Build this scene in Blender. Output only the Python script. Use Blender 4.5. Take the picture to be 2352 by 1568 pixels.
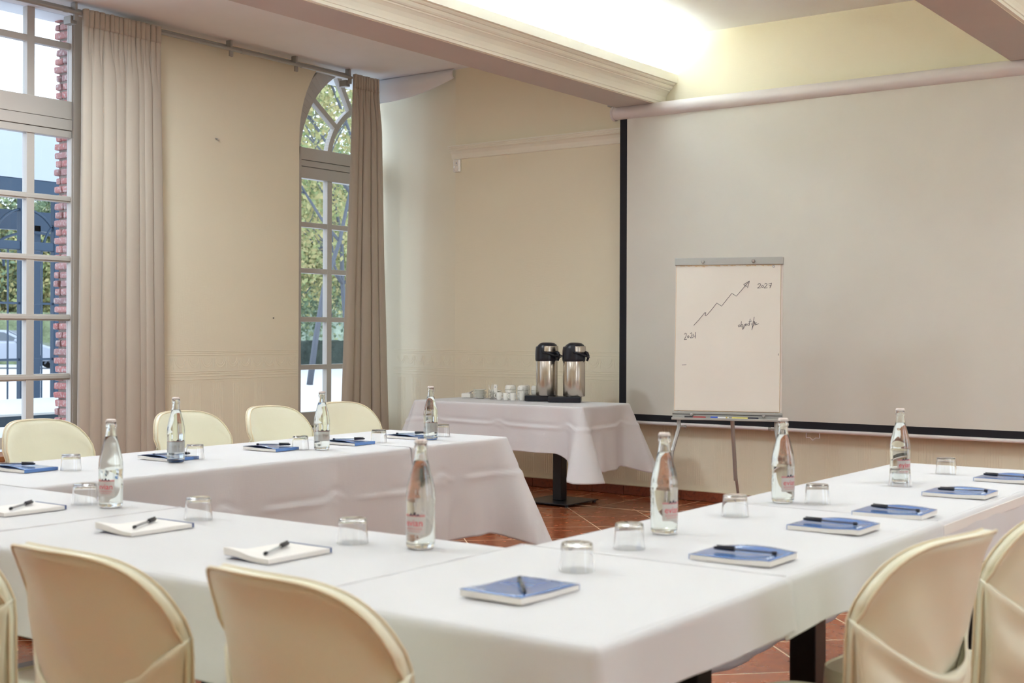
import bpy, bmesh, math, random
from mathutils import Vector, Matrix, noise
for o in list(bpy.data.objects): bpy.data.objects.remove(o)
S = bpy.context.scene
COL = S.collection
PI = math.pi

# ------------------------------------------------------------------ camera
cam_d = bpy.data.cameras.new('camera'); cam = bpy.data.objects.new('camera', cam_d); COL.objects.link(cam)
FPX = 2951.8
cam_d.sensor_width = 36.0; cam_d.lens = FPX/2352*36.0
cam_d.shift_y = -(784-768.1)/2352
cam.matrix_world = (Matrix.Translation((0,0,1.25)) @ Matrix.Rotation(math.radians(36.04),4,'Z')
                    @ Matrix.Rotation(PI/2,4,'X') @ Matrix.Rotation(math.radians(0.2),4,'Z'))
cam_d.dof.use_dof = True; cam_d.dof.focus_distance = 7.6; cam_d.dof.aperture_fstop = 5.2
cam_d.clip_end = 400
S.camera = cam
# ------------------------------------------------------------------ world (overcast sky)
W = bpy.data.worlds.new('overcast_sky'); S.world = W; W.use_nodes = True
wn = W.node_tree; bg = wn.nodes['Background']
tc = wn.nodes.new('ShaderNodeTexCoord'); nz = wn.nodes.new('ShaderNodeTexNoise'); nz.inputs['Scale'].default_value = 2.5
rp = wn.nodes.new('ShaderNodeValToRGB'); rp.color_ramp.elements[0].color = (.72,.84,1,1); rp.color_ramp.elements[1].color = (.88,.94,1,1)
wn.links.new(tc.outputs['Generated'], nz.inputs['Vector']); wn.links.new(nz.outputs['Fac'], rp.inputs['Fac']); wn.links.new(rp.outputs['Color'], bg.inputs['Color'])
bg.inputs['Strength'].default_value = 3.0
# ------------------------------------------------------------------ view
S.view_settings.view_transform = 'Standard'; S.view_settings.look = 'None'
S.view_settings.exposure = 0.12; S.view_settings.gamma = 1.0; S.view_settings.use_curve_mapping = False
S.cycles.max_bounces = 14; S.cycles.transmission_bounces = 12; S.cycles.diffuse_bounces = 6
S.cycles.glossy_bounces = 5; S.cycles.transparent_max_bounces = 16
S.cycles.caustics_refractive = True; S.cycles.blur_glossy = 1.0; S.cycles.sample_clamp_indirect = 25.0; S.cycles.caustics_reflective = False

def area(name, loc, rot, sx, sy, power, col, portal=False):
    d = bpy.data.lights.new(name, 'AREA'); d.shape = 'RECTANGLE'; d.size = sx; d.size_y = sy
    d.energy = power; d.color = col
    o = bpy.data.objects.new(name, d); o.location = loc; o.rotation_euler = rot; COL.objects.link(o)
    if portal: d.cycles.is_portal = True
    return o
# window portals (guide the sky light through the openings)
ROOM_X0, ROOM_X1, ROOM_Y0, ROOM_Y1, CEIL = -7.8, 2.9, -2.6, 8.68, 3.535
area('window_portal', (-8.2, 4.7, 1.95), (0, -PI/2, 0), 3.0, 2.0, 1, (1,1,1), True)
area('window_portal', (-8.2, 8.25, 1.95), (0, -PI/2, 0), 3.0, 1.1, 1, (1,1,1), True)
area('window_portal', (-8.2, 0.4, 1.95), (0, -PI/2, 0), 3.0, 2.0, 1, (1,1,1), True)
for yy in (3.0, 6.6):
    area('window_portal', (3.1, yy, 1.75), (0, PI/2, 0), 2.6, 2.0, 1, (1,1,1), True)
# warm tube lights lying in the cornice troughs of the ceiling beams
COVE_X = (-4.885, -1.93, 1.02)
for i, bx_ in enumerate(COVE_X):
    area('cove_light', (bx_+0.065, 3.1, 3.10), (0, PI, 0), 0.05, 10.6, (112, 95, 60)[i], (.82, .93, 1.0))

# unseen opal lamps added above and behind the camera's view to brighten the bays
ADDED_LAMPS = [(-6.35, 4.7, 60), (-6.35, 1.4, 32), (-3.4, 5.2, 12), (-3.4, 1.9, 10), (-.45, 5.2, 27), (-.45, 1.6, 16)]
for lx, ly, lp in ADDED_LAMPS:
    L_ = area('added_lamp_light', (lx, ly, 3.41), (0, 0, 0), .44, .44, lp, (.83, .93, 1.0)); L_.data.shape = 'DISK'

# ================================================================== helpers
def tag(o, label=None, cat=None, group=None, kind=None):
    if label: o['label'] = label
    if cat: o['category'] = cat
    if group: o['group'] = group
    if kind: o['kind'] = kind
    return o
def empty(name, loc, rz=0, label=None, cat=None, group=None):
    o = bpy.data.objects.new(name, None); o.empty_display_size = .05
    o.location = loc; o.rotation_euler = (0, 0, rz); COL.objects.link(o)
    return tag(o, label, cat, group)
def link(name, bm, mat, parent=None, smooth=True, loc=None, bevel=0, solid=0, subs=0, angle=40):
    me = bpy.data.meshes.new(name); bmesh.ops.recalc_face_normals(bm, faces=bm.faces[:]); bm.to_mesh(me); bm.free()
    o = bpy.data.objects.new(name, me); COL.objects.link(o)
    mats = mat if isinstance(mat, (list, tuple)) else [mat]
    for m in mats: me.materials.append(m)
    if smooth:
        me.shade_smooth()
        if angle < 180:
            try: me.set_sharp_from_angle(angle=math.radians(angle))
            except Exception: pass
    if parent: o.parent = parent
    if loc: o.location = loc
    if bevel:
        b = o.modifiers.new('bevel', 'BEVEL'); b.width = bevel; b.segments = 2; b.limit_method = 'ANGLE'
    if subs:
        b = o.modifiers.new('sub', 'SUBSURF'); b.levels = subs; b.render_levels = subs
    if solid:
        b = o.modifiers.new('solid', 'SOLIDIFY'); b.thickness = solid; b.offset = -1
    return o
def struct(o): o['kind'] = 'structure'; return o
def BM(): return bmesh.new()
def box(bm, x0, x1, y0, y1, z0, z1, mi=0, M=None):
    vs = [bm.verts.new((x, y, z)) for x in (x0, x1) for y in (y0, y1) for z in (z0, z1)]
    if M is not None:
        for v in vs: v.co = M @ v.co
    for f in ((0,1,3,2),(4,6,7,5),(0,4,5,1),(2,3,7,6),(0,2,6,4),(1,5,7,3)):
        fc = bm.faces.new([vs[i] for i in f]); fc.material_index = mi
    return vs
def lathe(bm, prof, n=40, c=(0,0,0), mi=0, M=None):
    rings = []
    for r, z in prof:
        if r < 1e-6: rings.append([bm.verts.new((c[0], c[1], c[2]+z))])
        else: rings.append([bm.verts.new((c[0]+r*math.cos(2*PI*k/n), c[1]+r*math.sin(2*PI*k/n), c[2]+z)) for k in range(n)])
    if M is not None:
        for rg in rings:
            for v in rg: v.co = M @ v.co
    for a, b in zip(rings, rings[1:]):
        if len(a) == 1 and len(b) == 1: continue
        for k in range(n):
            k2 = (k+1) % n
            if len(a) == 1: f = bm.faces.new((a[0], b[k2], b[k]))
            elif len(b) == 1: f = bm.faces.new((a[k], a[k2], b[0]))
            else: f = bm.faces.new((a[k], a[k2], b[k2], b[k]))
            f.material_index = mi
def tube(bm, pts, r, n=8, closed=False, mi=0, flat=1.0):
    P = [Vector(p) for p in pts]; m = len(P); rings = []
    prev = None
    for i in range(m):
        if closed: t = (P[(i+1) % m]-P[i-1])
        else: t = P[min(i+1, m-1)]-P[max(i-1, 0)]
        t.normalize()
        if prev is None:
            a = Vector((0,0,1)) if abs(t.z) < .9 else Vector((1,0,0))
            nrm = t.cross(a).normalized()
        else:
            nrm = (prev - t*prev.dot(t)).normalized()
        prev = nrm; bn = t.cross(nrm)
        rr = r[i] if isinstance(r, (list, tuple)) else r
        rings.append([bm.verts.new(P[i]+nrm*rr*math.cos(2*PI*k/n)+bn*rr*flat*math.sin(2*PI*k/n)) for k in range(n)])
    rg = list(zip(rings, rings[1:]))
    if closed: rg.append((rings[-1], rings[0]))
    for a, b in rg:
        for k in range(n):
            f = bm.faces.new((a[k], a[(k+1) % n], b[(k+1) % n], b[k])); f.material_index = mi
    if not closed:
        for e in (rings[0], rings[-1]):
            try: f = bm.faces.new(e); f.material_index = mi
            except Exception: pass
def grid(bm, nu, nv, fn, mi=0):
    V = [[bm.verts.new(fn(i/nu, j/nv)) for j in range(nv+1)] for i in range(nu+1)]
    for i in range(nu):
        for j in range(nv):
            f = bm.faces.new((V[i][j], V[i+1][j], V[i+1][j+1], V[i][j+1])); f.material_index = mi
    return V
def prism(bm, poly, fn, t0, t1, mi=0):
    """poly of 2d points, fn(a,b,t)->xyz, extruded t0..t1"""
    A = [bm.verts.new(fn(a, b, t0)) for a, b in poly]; B = [bm.verts.new(fn(a, b, t1)) for a, b in poly]
    fs = [bm.faces.new(A), bm.faces.new(B[::-1])]
    n = len(poly)
    for i in range(n): fs.append(bm.faces.new((A[i], B[i], B[(i+1) % n], A[(i+1) % n])))
    for f in fs: f.material_index = mi
def copy_tree(o, parent=None):
    c = o.copy(); COL.objects.link(c)
    if parent is not None: c.parent = parent
    for ch in list(o.children): copy_tree(ch, c)
    return c
def sm(t): t = max(0, min(1, t)); return t*t*(3-2*t)
def tz(x, y):
    return TZ_+(.006 if x > -1.76 and y < 2.46 else .003 if (x > -1.76 and y < 3.47) or (x > -2.92 and y < 2.43) else .002 if y > 4.33 and x < -3 else 0)+.0014
TZ_ = .75
def nz3(x, y, z): return noise.noise(Vector((x, y, z)))

# ================================================================== materials
def mat(name, col, rough=.6, metal=0, bump=None, spec=.5, var=None, sheen=0, trans=0, ior=1.45, coat=0, emis=None, alpha=None):
    m = bpy.data.materials.new(name); m.use_nodes = True
    nt = m.node_tree; b = nt.nodes['Principled BSDF']
    b.inputs['Base Color'].default_value = (*col, 1); b.inputs['Roughness'].default_value = rough
    b.inputs['Metallic'].default_value = metal; b.inputs['Specular IOR Level'].default_value = spec
    b.inputs['Sheen Weight'].default_value = sheen; b.inputs['Transmission Weight'].default_value = trans
    b.inputs['IOR'].default_value = ior; b.inputs['Coat Weight'].default_value = coat
    if alpha is not None: b.inputs['Alpha'].default_value = alpha
    if emis: b.inputs['Emission Color'].default_value = (*emis[0], 1); b.inputs['Emission Strength'].default_value = emis[1]
    N = nt.nodes.new; L = nt.links.new
    co = N('ShaderNodeTexCoord')
    # every surface gets at least a slight procedural tone variation
    sc, amt = var if var else (3.0, .04)
    n = N('ShaderNodeTexNoise'); n.inputs['Scale'].default_value = sc; n.inputs['Detail'].default_value = 4
    L(co.outputs['Object'], n.inputs['Vector'])
    mx = N('ShaderNodeMix'); mx.data_type = 'RGBA'; mx.blend_type = 'MIX'
    mx.inputs[6].default_value = (*[c*(1-amt) for c in col], 1); mx.inputs[7].default_value = (*[min(1, c*(1+amt)) for c in col], 1)
    L(n.outputs['Fac'], mx.inputs[0]); L(mx.outputs[2], b.inputs['Base Color'])
    if bump:
        kind, scale, strg, dist = bump
        bp = N('ShaderNodeBump'); bp.inputs['Strength'].default_value = strg; bp.inputs['Distance'].default_value = dist
        if kind == 'noise':
            t = N('ShaderNodeTexNoise'); t.inputs['Scale'].default_value = scale; t.inputs['Detail'].default_value = 3
            L(co.outputs['Object'], t.inputs['Vector']); L(t.outputs['Fac'], bp.inputs['Height'])
        elif kind == 'weave':
            mp = N('ShaderNodeMapping'); mp.inputs['Scale'].default_value = (1, 1, .12)
            t = N('ShaderNodeTexNoise'); t.inputs['Scale'].default_value = scale; t.inputs['Detail'].default_value = 2
            mp2 = N('ShaderNodeMapping'); mp2.inputs['Scale'].default_value = (.15, .15, 1)
            t2 = N('ShaderNodeTexNoise'); t2.inputs['Scale'].default_value = scale; t2.inputs['Detail'].default_value = 2
            ad = N('ShaderNodeMath'); ad.operation = 'ADD'
            L(co.outputs['Object'], mp.inputs['Vector']); L(mp.outputs[0], t.inputs['Vector'])
            L(co.outputs['Object'], mp2.inputs['Vector']); L(mp2.outputs[0], t2.inputs['Vector'])
            L(t.outputs['Fac'], ad.inputs[0]); L(t2.outputs['Fac'], ad.inputs[1]); L(ad.outputs[0], bp.inputs['Height'])
        L(bp.outputs['Normal'], b.inputs['Normal'])
    return m
WALLC = (.88, .83, .66)
M_wall = mat('wall_textile', WALLC, .85, bump=('weave', 130, .25, .002), var=(1.2, .03), spec=.2)
M_relief = mat('wall_relief', WALLC, .85, bump=('noise', 90, .2, .002), spec=.2)
M_ceil = mat('ceiling_fabric', (.87, .89, .92), .9, bump=('noise', 6, .15, .01), spec=.1)
M_beam = mat('beam_paint', (.92, .90, .78), .5, bump=('noise', 40, .08, .002))
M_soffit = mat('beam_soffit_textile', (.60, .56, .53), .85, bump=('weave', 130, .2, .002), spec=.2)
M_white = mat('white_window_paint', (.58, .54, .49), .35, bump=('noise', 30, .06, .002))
M_screen = mat('screen_fabric', (.73, .72, .66), .8, bump=('noise', 3, .12, .01), spec=.2)
M_black = mat('black_border', (.012, .013, .018), .8)
M_bmetal = mat('black_metal', (.012, .013, .017), .32, spec=.5, bump=('noise', 200, .05, .001))
M_housing = mat('lilac_white_metal', (.76, .72, .72), .35)
M_cloth = mat('tablecloth_linen', (.69, .685, .70), .75, bump=('weave', 260, .15, .0015), sheen=.15, spec=.25)
M_satin = mat('chair_satin', (.87, .85, .68), .33, bump=('noise', 9, .25, .01), sheen=.25, spec=.45)
M_pipe = mat('chair_piping', (.80, .70, .50), .5)
M_curt = mat('curtain_taupe', (.50, .445, .37), .85, bump=('weave', 220, .25, .002), sheen=.2, spec=.15)
M_rod = mat('grey_rail', (.42, .42, .40), .4, metal=.5)
M_alu = mat('brushed_aluminium', (.45, .46, .45), .45, metal=.6, bump=('weave', 90, .1, .001))
M_paper = mat('paper', (.80, .77, .70), .8, bump=('noise', 4, .2, .008), spec=.2)
M_edgep = mat('paper_edge', (.72, .56, .36), .8)
M_page = mat('pad_pages', (.86, .83, .80), .7, bump=('weave', 300, .1, .001))
M_blue = mat('blue_cover', (.085, .22, .56), .22, coat=.6, spec=.6)
M_dblue = mat('dark_blue_binding', (.05, .09, .25), .4)
M_logo = mat('white_print', (.82, .86, .9), .4)
M_ink = mat('ink', (.02, .025, .05), .6)
M_cap = mat('black_plastic', (.012, .014, .022), .3)
M_clearp = mat('clear_pen_plastic', (.93, .95, .97), .08, trans=.75, ior=1.3)
M_red = mat('label_red', (.80, .06, .10), .5)
M_pink = mat('label_pink', (.85, .42, .42), .5)
M_label = mat('label_paper', (.90, .84, .80), .5)
def translucent(m):
    nt = m.node_tree; b = nt.nodes['Principled BSDF']; o = nt.nodes['Material Output']; t = nt.nodes.new('ShaderNodeBsdfTranslucent'); x = nt.nodes.new('ShaderNodeMixShader'); x.inputs[0].default_value = .45
    src = b.inputs['Base Color'].links[0].from_socket; nt.links.new(src, t.inputs[0]); nt.links.new(b.outputs[0], x.inputs[1]); nt.links.new(t.outputs[0], x.inputs[2]); nt.links.new(x.outputs[0], o.inputs[0])
translucent(M_label); translucent(M_pink)
M_lnavy = mat('label_mountain', (.02, .03, .07), .5)
M_crown = mat('cap_pearl', (.80, .70, .66), .35, metal=.2)
M_china = mat('white_china', (.90, .89, .83), .18, coat=.5)
M_steel = mat('brushed_steel', (.62, .57, .50), .25, metal=1, bump=('weave', 160, .08, .001))
M_wood = mat('sill_wood', (.30, .12, .04), .5, var=(8, .3))
M_gl_clear = None
def glassmat(name, col, ior, rough=0.0):
    m = bpy.data.materials.new(name); m.use_nodes = True; nt = m.node_tree
    b = nt.nodes['Principled BSDF']; b.inputs['Base Color'].default_value = (*col, 1); b.inputs['Transmission Weight'].default_value = 1
    b.inputs['IOR'].default_value = ior; b.inputs['Roughness'].default_value = rough
    return m
M_glass = glassmat('bottle_glass', (.97, .99, .965), 1.48)
def thinglass(name, tint, k=.75, base=.05, rough=.02, pw=3.0):
    m = bpy.data.materials.new(name); m.use_nodes = True; nt = m.node_tree; nt.nodes.clear(); N = nt.nodes.new
    o = N('ShaderNodeOutputMaterial'); t = N('ShaderNodeBsdfTransparent'); g = N('ShaderNodeBsdfGlossy'); x = N('ShaderNodeMixShader')
    lw = N('ShaderNodeLayerWeight'); p = N('ShaderNodeMath'); p.operation = 'POWER'; p.inputs[1].default_value = pw; f = N('ShaderNodeMath'); f.operation = 'MULTIPLY_ADD'; f.inputs[1].default_value = k; f.inputs[2].default_value = base
    t.inputs[0].default_value = (*tint, 1); g.inputs['Roughness'].default_value = rough
    nt.links.new(lw.outputs['Facing'], p.inputs[0]); nt.links.new(p.outputs[0], f.inputs[0]); nt.links.new(f.outputs[0], x.inputs[0])
    nt.links.new(t.outputs[0], x.inputs[1]); nt.links.new(g.outputs[0], x.inputs[2]); nt.links.new(x.outputs[0], o.inputs[0]); return m
M_tumb = glassmat('tumbler_glass', (.985, .99, .99), 1.45)
M_clearp = thinglass('clear_pen_plastic', (.90, .93, .96), .6, .12, .15, 2.0)
M_water = glassmat('water', (.99, 1, 1), 1.33)
def pane_mat():
    m = bpy.data.materials.new('window_pane'); m.use_nodes = True; nt = m.node_tree; nt.nodes.clear()
    N = nt.nodes.new; o = N('ShaderNodeOutputMaterial'); t = N('ShaderNodeBsdfTransparent'); g = N('ShaderNodeBsdfGlossy'); x = N('ShaderNodeMixShader'); lw = N('ShaderNodeLayerWeight'); p = N('ShaderNodeMath'); p.operation = 'POWER'; p.inputs[1].default_value = 5; f = N('ShaderNodeMath'); f.operation = 'MULTIPLY_ADD'; f.inputs[1].default_value = .6; f.inputs[2].default_value = .03
    t.inputs[0].default_value = (.94, .97, 1, 1); g.inputs['Roughness'].default_value = .02
    nt.links.new(lw.outputs['Facing'], p.inputs[0]); nt.links.new(p.outputs[0], f.inputs[0]); nt.links.new(f.outputs[0], x.inputs[0]); nt.links.new(t.outputs[0], x.inputs[1]); nt.links.new(g.outputs[0], x.inputs[2]); nt.links.new(x.outputs[0], o.inputs[0])
    return m
M_pane = pane_mat()
def island_mat(name, c0, c1, c2, rough=.85, bump=True, extra=None):
    m = bpy.data.materials.new(name); m.use_nodes = True; nt = m.node_tree; b = nt.nodes['Principled BSDF']; N = nt.nodes.new; L = nt.links.new
    g = N('ShaderNodeNewGeometry'); r = N('ShaderNodeValToRGB'); e = r.color_ramp.elements
    e[0].color = (*c0, 1); e[1].color = (*c2, 1); k = e.new(.5); k.color = (*c1, 1)
    L(g.outputs['Random Per Island'], r.inputs['Fac'])
    n = N('ShaderNodeTexNoise'); n.inputs['Scale'].default_value = 45; n.inputs['Detail'].default_value = 5
    co = N('ShaderNodeTexCoord'); L(co.outputs['Object'], n.inputs['Vector'])
    mx = N('ShaderNodeMix'); mx.data_type = 'RGBA'; mx.inputs[7].default_value = (*(extra or c1), 1)
    rr = N('ShaderNodeValToRGB'); rr.color_ramp.elements[0].position = .5; rr.color_ramp.elements[1].position = .75
    L(n.outputs['Fac'], rr.inputs['Fac']); L(rr.outputs['Color'], mx.inputs[0]); L(r.outputs['Color'], mx.inputs[6])
    L(mx.outputs[2], b.inputs['Base Color']); b.inputs['Roughness'].default_value = rough
    if bump:
        bp = N('ShaderNodeBump'); bp.inputs['Strength'].default_value = .6; bp.inputs['Distance'].default_value = .006
        L(n.outputs['Fac'], bp.inputs['Height']); L(bp.outputs['Normal'], b.inputs['Normal'])
    return m
M_brick = island_mat('old_brick', (.40, .13, .12), (.46, .22, .20), (.30, .18, .18), extra=(.55, .48, .46))
M_mortar = mat('mortar', (.30, .25, .22), .95, bump=('noise', 60, .8, .01))
M_leaf = island_mat('autumn_leaves', (.20, .26, .10), (.40, .38, .16), (.50, .40, .18), bump=False, extra=(.28, .36, .18))  # leaf tones here and below are lightened to carry distance haze
M_leaf2 = island_mat('green_leaves', (.12, .18, .12), (.22, .30, .16), (.34, .36, .18), bump=False, extra=(.18, .26, .18))
M_bark = mat('bark', (.11, .12, .14), .9, bump=('noise', 20, .6, .02))  # blue-grey tone puts distance haze into the bark colour
M_hedge = mat('hedge_dark', (.05, .07, .06), .95, bump=('noise', 6, 1, .1), var=(4, .5))
M_gravel = mat('pale_gravel', (.58, .58, .60), .95, bump=('noise', 60, .5, .01), var=(6, .06))
M_psteel = mat('pergola_steel', (.025, .05, .085), .4, metal=.3)
M_awning = mat('awning_vinyl', (.40, .44, .52), .6)
M_slab = mat('terrace_tabletop', (.55, .58, .62), .5)
M_carp = mat('silver_car_paint', (.30, .33, .38), .25, metal=.4, coat=.8)
M_carg = mat('car_glass', (.06, .08, .10), .08, spec=.8)
M_tyre = mat('tyre_rubber', (.015, .015, .016), .8)
M_carl = mat('car_trim', (.30, .33, .38), .3, metal=.5)

def tile_mat():
    m = bpy.data.materials.new('terracotta_tiles'); m.use_nodes = True; nt = m.node_tree; b = nt.nodes['Principled BSDF']; N = nt.nodes.new; L = nt.links.new
    co = N('ShaderNodeTexCoord'); sp = N('ShaderNodeSeparateXYZ'); L(co.outputs['Object'], sp.inputs[0])
    def M(op, a, b_=None, c=None):
        n = N('ShaderNodeMath'); n.operation = op
        for i, v in enumerate((a, b_, c)):
            if v is None: continue
            if isinstance(v, (int, float)): n.inputs[i].default_value = v
            else: L(v, n.inputs[i])
        return n.outputs[0]
    X, Y = sp.outputs[0], sp.outputs[1]
    border = M('GREATER_THAN', Y, 7.93)
    p = .6435
    u1 = M('DIVIDE', M('SUBTRACT', M('SUBTRACT', Y, X), 10.95), p); v1 = M('DIVIDE', M('SUBTRACT', M('ADD', X, Y), 1.33), p)
    u2 = M('DIVIDE', M('ADD', X, 5.885), .445); v2 = M('DIVIDE', M('SUBTRACT', Y, 7.93), 2.0)
    def mixv(a, c): return M('ADD', M('MULTIPLY', a, M('SUBTRACT', 1.0, border)), M('MULTIPLY', c, border))
    u, v = mixv(u1, u2), mixv(v1, v2)
    def line(w, wd):
        f = M('FRACT', w); d = M('MINIMUM', f, M('SUBTRACT', 1.0, f)); return M('LESS_THAN', d, wd)
    bl = M('LESS_THAN', M('ABSOLUTE', M('SUBTRACT', Y, 7.93)), .012)
    lu = line(u, .0085); lv = line(v, .0085)
    g = M('MAXIMUM', M('MAXIMUM', lu, lv), bl)
    cv = N('ShaderNodeCombineXYZ'); L(M('FLOOR', u), cv.inputs[0]); L(M('FLOOR', v), cv.inputs[1]); L(border, cv.inputs[2])
    wn_ = N('ShaderNodeTexWhiteNoise'); L(cv.outputs[0], wn_.inputs['Vector'])
    n1 = N('ShaderNodeTexNoise'); n1.inputs['Scale'].default_value = 9; n1.inputs['Detail'].default_value = 6; L(co.outputs['Object'], n1.inputs['Vector'])
    f = M('ADD', M('MULTIPLY', wn_.outputs['Value'], .35), M('MULTIPLY', n1.outputs['Fac'], .65))
    r = N('ShaderNodeValToRGB'); e = r.color_ramp.elements; e[0].color = (.23, .050, .016, 1); e[0].position = .2; e[1].color = (.44, .125, .042, 1); e[1].position = .85
    L(f, r.inputs['Fac'])
    mx = N('ShaderNodeMix'); mx.data_type = 'RGBA'; mx.inputs[7].default_value = (.62, .48, .32, 1); L(g, mx.inputs[0]); L(r.outputs['Color'], mx.inputs[6])
    L(mx.outputs[2], b.inputs['Base Color'])
    L(M('ADD', M('MULTIPLY', g, .4), M('MULTIPLY', n1.outputs['Fac'], .45)), b.inputs['Roughness'])
    bp = N('ShaderNodeBump'); bp.inputs['Strength'].default_value = .5; bp.inputs['Distance'].default_value = .003
    L(M('SUBTRACT', M('MULTIPLY', n1.outputs['Fac'], .5), g), bp.inputs['Height']); L(bp.outputs['Normal'], b.inputs['Normal'])
    return m
M_tile = tile_mat()
M_skirt = island_mat('skirting_tile', (.20, .045, .016), (.26, .065, .024), (.17, .04, .018), rough=.35, extra=(.13, .03, .014))

# ================================================================== room shell
bm = BM(); box(bm, -8.1, ROOM_X1+.1, ROOM_Y0-.1, 9.1, -.1, 0); struct(link('floor', bm, M_tile, smooth=False))
bm = BM(); box(bm, -8.3, ROOM_X1+.3, ROOM_Y0-.1, 9.2, CEIL, CEIL+.12); struct(link('ceiling', bm, M_ceil, smooth=False))
# back wall: main part and the slightly turned recess part next to the arched window
bm = BM(); box(bm, -6.925, ROOM_X1+.1, 8.68, 8.95, 0, CEIL); struct(link('wall_back', bm, M_wall, smooth=False))
bm = BM(); prism(bm, [(-6.925, 8.684), (-6.925, 8.95), (-8.3, 9.3), (-8.3, 8.984)], lambda a, b, t: (a, b, t), 0, CEIL)
struct(link('wall_recess', bm, M_wall, smooth=False))
# rear wall and right wall (behind / beside the camera)
bm = BM(); box(bm, -8.1, ROOM_X1+.1, ROOM_Y0-.2, ROOM_Y0, 0, CEIL); struct(link('wall_rear', bm, M_wall, smooth=False))
bm = BM()
ys = [ROOM_Y0, 2.0, 4.0, 5.6, 7.6, 8.68]
for k in range(5):
    if k % 2 == 0: box(bm, ROOM_X1, ROOM_X1+.3, ys[k], ys[k+1], 0, CEIL)
    else:
        box(bm, ROOM_X1, ROOM_X1+.3, ys[k], ys[k+1], 0, .45); box(bm, ROOM_X1, ROOM_X1+.3, ys[k], ys[k+1], 3.05, CEIL)
struct(link('wall_right', bm, M_wall, smooth=False))
# left wall with openings
bm = BM(); FX = lambda a, b, t: (t, a, b)
arc = []
for k in range(9):
    z = 2.9+(CEIL-2.9)*k/8; arc.append((8.66-math.sqrt(max(.0, .985**2-(z-2.9)**2)), z))
prism(bm, [(5.78, 0), (7.672, 0)]+arc+[(5.78, CEIL)], FX, -8.1, -7.8)
box(bm, -8.1, -7.8, 1.5, 3.62, 0, CEIL); box(bm, -8.1, -7.8, ROOM_Y0, -.7, 0, CEIL)
for y0, y1 in ((3.62, 5.78), (-.7, 1.5)): box(bm, -8.1, -7.8, y0, y1, 0, .42)
box(bm, -8.1, -7.95, 7.672, 8.9, 0, .44)
struct(link('wall_left', bm, M_wall, smooth=False))

# embossed dado border of the wall textile
def relief(name, fn, s0, s1):
    bm = BM()
    for z in (1.113, 1.10, 1.083, .955, .94, .92, .895):
        tube(bm, [fn(s0+(s1-s0)*k/40, z) for k in range(41)], .0022, 4)
    s = s0+.05; 
    while s < s1-.12:
        for rr in (.055, .040):
            tube(bm, [fn(s+.06+rr*math.cos(a), 1.06-rr*1.35*math.sin(a)) for a in [PI*k/12 for k in range(13)]], .0018, 4)
        tube(bm, [fn(s+.125, 1.06), fn(s+.125, .975)], .002, 4)
        s += .13
    # fluted panels below the band
    s = s0+.06
    while s < s1-.3:
        for k in range(7): tube(bm, [fn(s+k*.018, .86), fn(s+k*.018, .12)], .0014, 4)
        for k in range(3): tube(bm, [fn(s-.008-k*.008, .868+k*.006), fn(s+.116+k*.008, .868+k*.006)], .0012, 4)
        s += .22
    return struct(link(name, bm, M_relief))
relief('trim_1', lambda s, z: (s, 8.68, z), -6.92, -.5)
relief('trim_2', lambda s, z: (s, 8.684-(s+6.925)*(.30/1.375), z), -7.79, -6.93)
relief('trim_3', lambda s, z: (-7.8, s, z), 5.8, 7.66)

# picture rail moulding on back wall
prof = [(0, 2.755), (.012, 2.76), (.016, 2.775), (.02, 2.80), (.035, 2.822), (.052, 2.832), (.052, 2.838), (.06, 2.840), (.06, 2.846), (.067, 2.848), (.067, 2.855), (.075, 2.858), (.075, 2.868), (0, 2.872)]
bm = BM(); prism(bm, prof, lambda a, b, t: (t, 8.68-a, b), -6.955, -5.02); struct(link('trim_4', bm, M_beam, smooth=False))
# skirting tiles
bm = BM(); x = -6.9-.445*.3; rnd = random.Random(4)
xs = [-6.92, -6.58, -6.09, -5.51, -5.215, -4.71]
while xs[-1] < ROOM_X1-.5: xs.append(xs[-1]+.445)
for a, b in zip(xs, xs[1:]): box(bm, a+.003, b-.003, 8.662, 8.68, .002, .072)
o = struct(link('baseboard_back', bm, M_skirt, smooth=False, bevel=.002))
bm = BM(); y = 5.8
while y < 7.6: box(bm, -7.8, -7.782, y+.003, min(y+.44, 7.67), .002, .072); y += .445
struct(link('baseboard_left', bm, M_skirt, smooth=False))
bm = BM(); box(bm, -6.92, ROOM_X1, 8.664, 8.68, .071, .077); struct(link('trim_5', bm, mat('skirting_grout', (.6, .5, .36), .9), smooth=False))

# ceiling beams with a cornice that carries the hidden lights
def beam(n, x0):     # x0 = right face of the beam body
    xl = x0-.325; Y0, Y1 = ROOM_Y0, 8.68
    f = lambda a, b, t: (a, t, b)
    bm = BM(); prism(bm, [(xl, 3.013), (x0, 3.013), (x0, CEIL), (xl, CEIL)], f, Y0, Y1)
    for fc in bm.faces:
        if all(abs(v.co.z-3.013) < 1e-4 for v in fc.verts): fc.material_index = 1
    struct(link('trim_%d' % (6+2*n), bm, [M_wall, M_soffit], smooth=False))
    p = [(x0, 3.016), (x0+.022, 3.016), (x0+.022, 3.034), (x0+.028, 3.036), (x0+.030, 3.05), (x0+.036, 3.075), (x0+.050, 3.10), (x0+.066, 3.115), (x0+.072, 3.118), (x0+.072, 3.126),
         (x0+.082, 3.128), (x0+.090, 3.136), (x0+.094, 3.148), (x0+.094, 3.155), (x0+.104, 3.157), (x0+.112, 3.165), (x0+.114, 3.172), (x0+.135, 3.174), (x0+.135, 3.237), (x0+.123, 3.237), (x0+.123, 3.185), (x0+.10, 3.175), (x0+.06, 3.13), (x0+.03, 3.09), (x0, 3.085)]
    # profile is open towards the trough where the tube lies
    bm = BM()
    prism(bm, p, f, Y0, Y1); struct(link('trim_%d' % (7+2*n), bm, M_beam, smooth=False))
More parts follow.
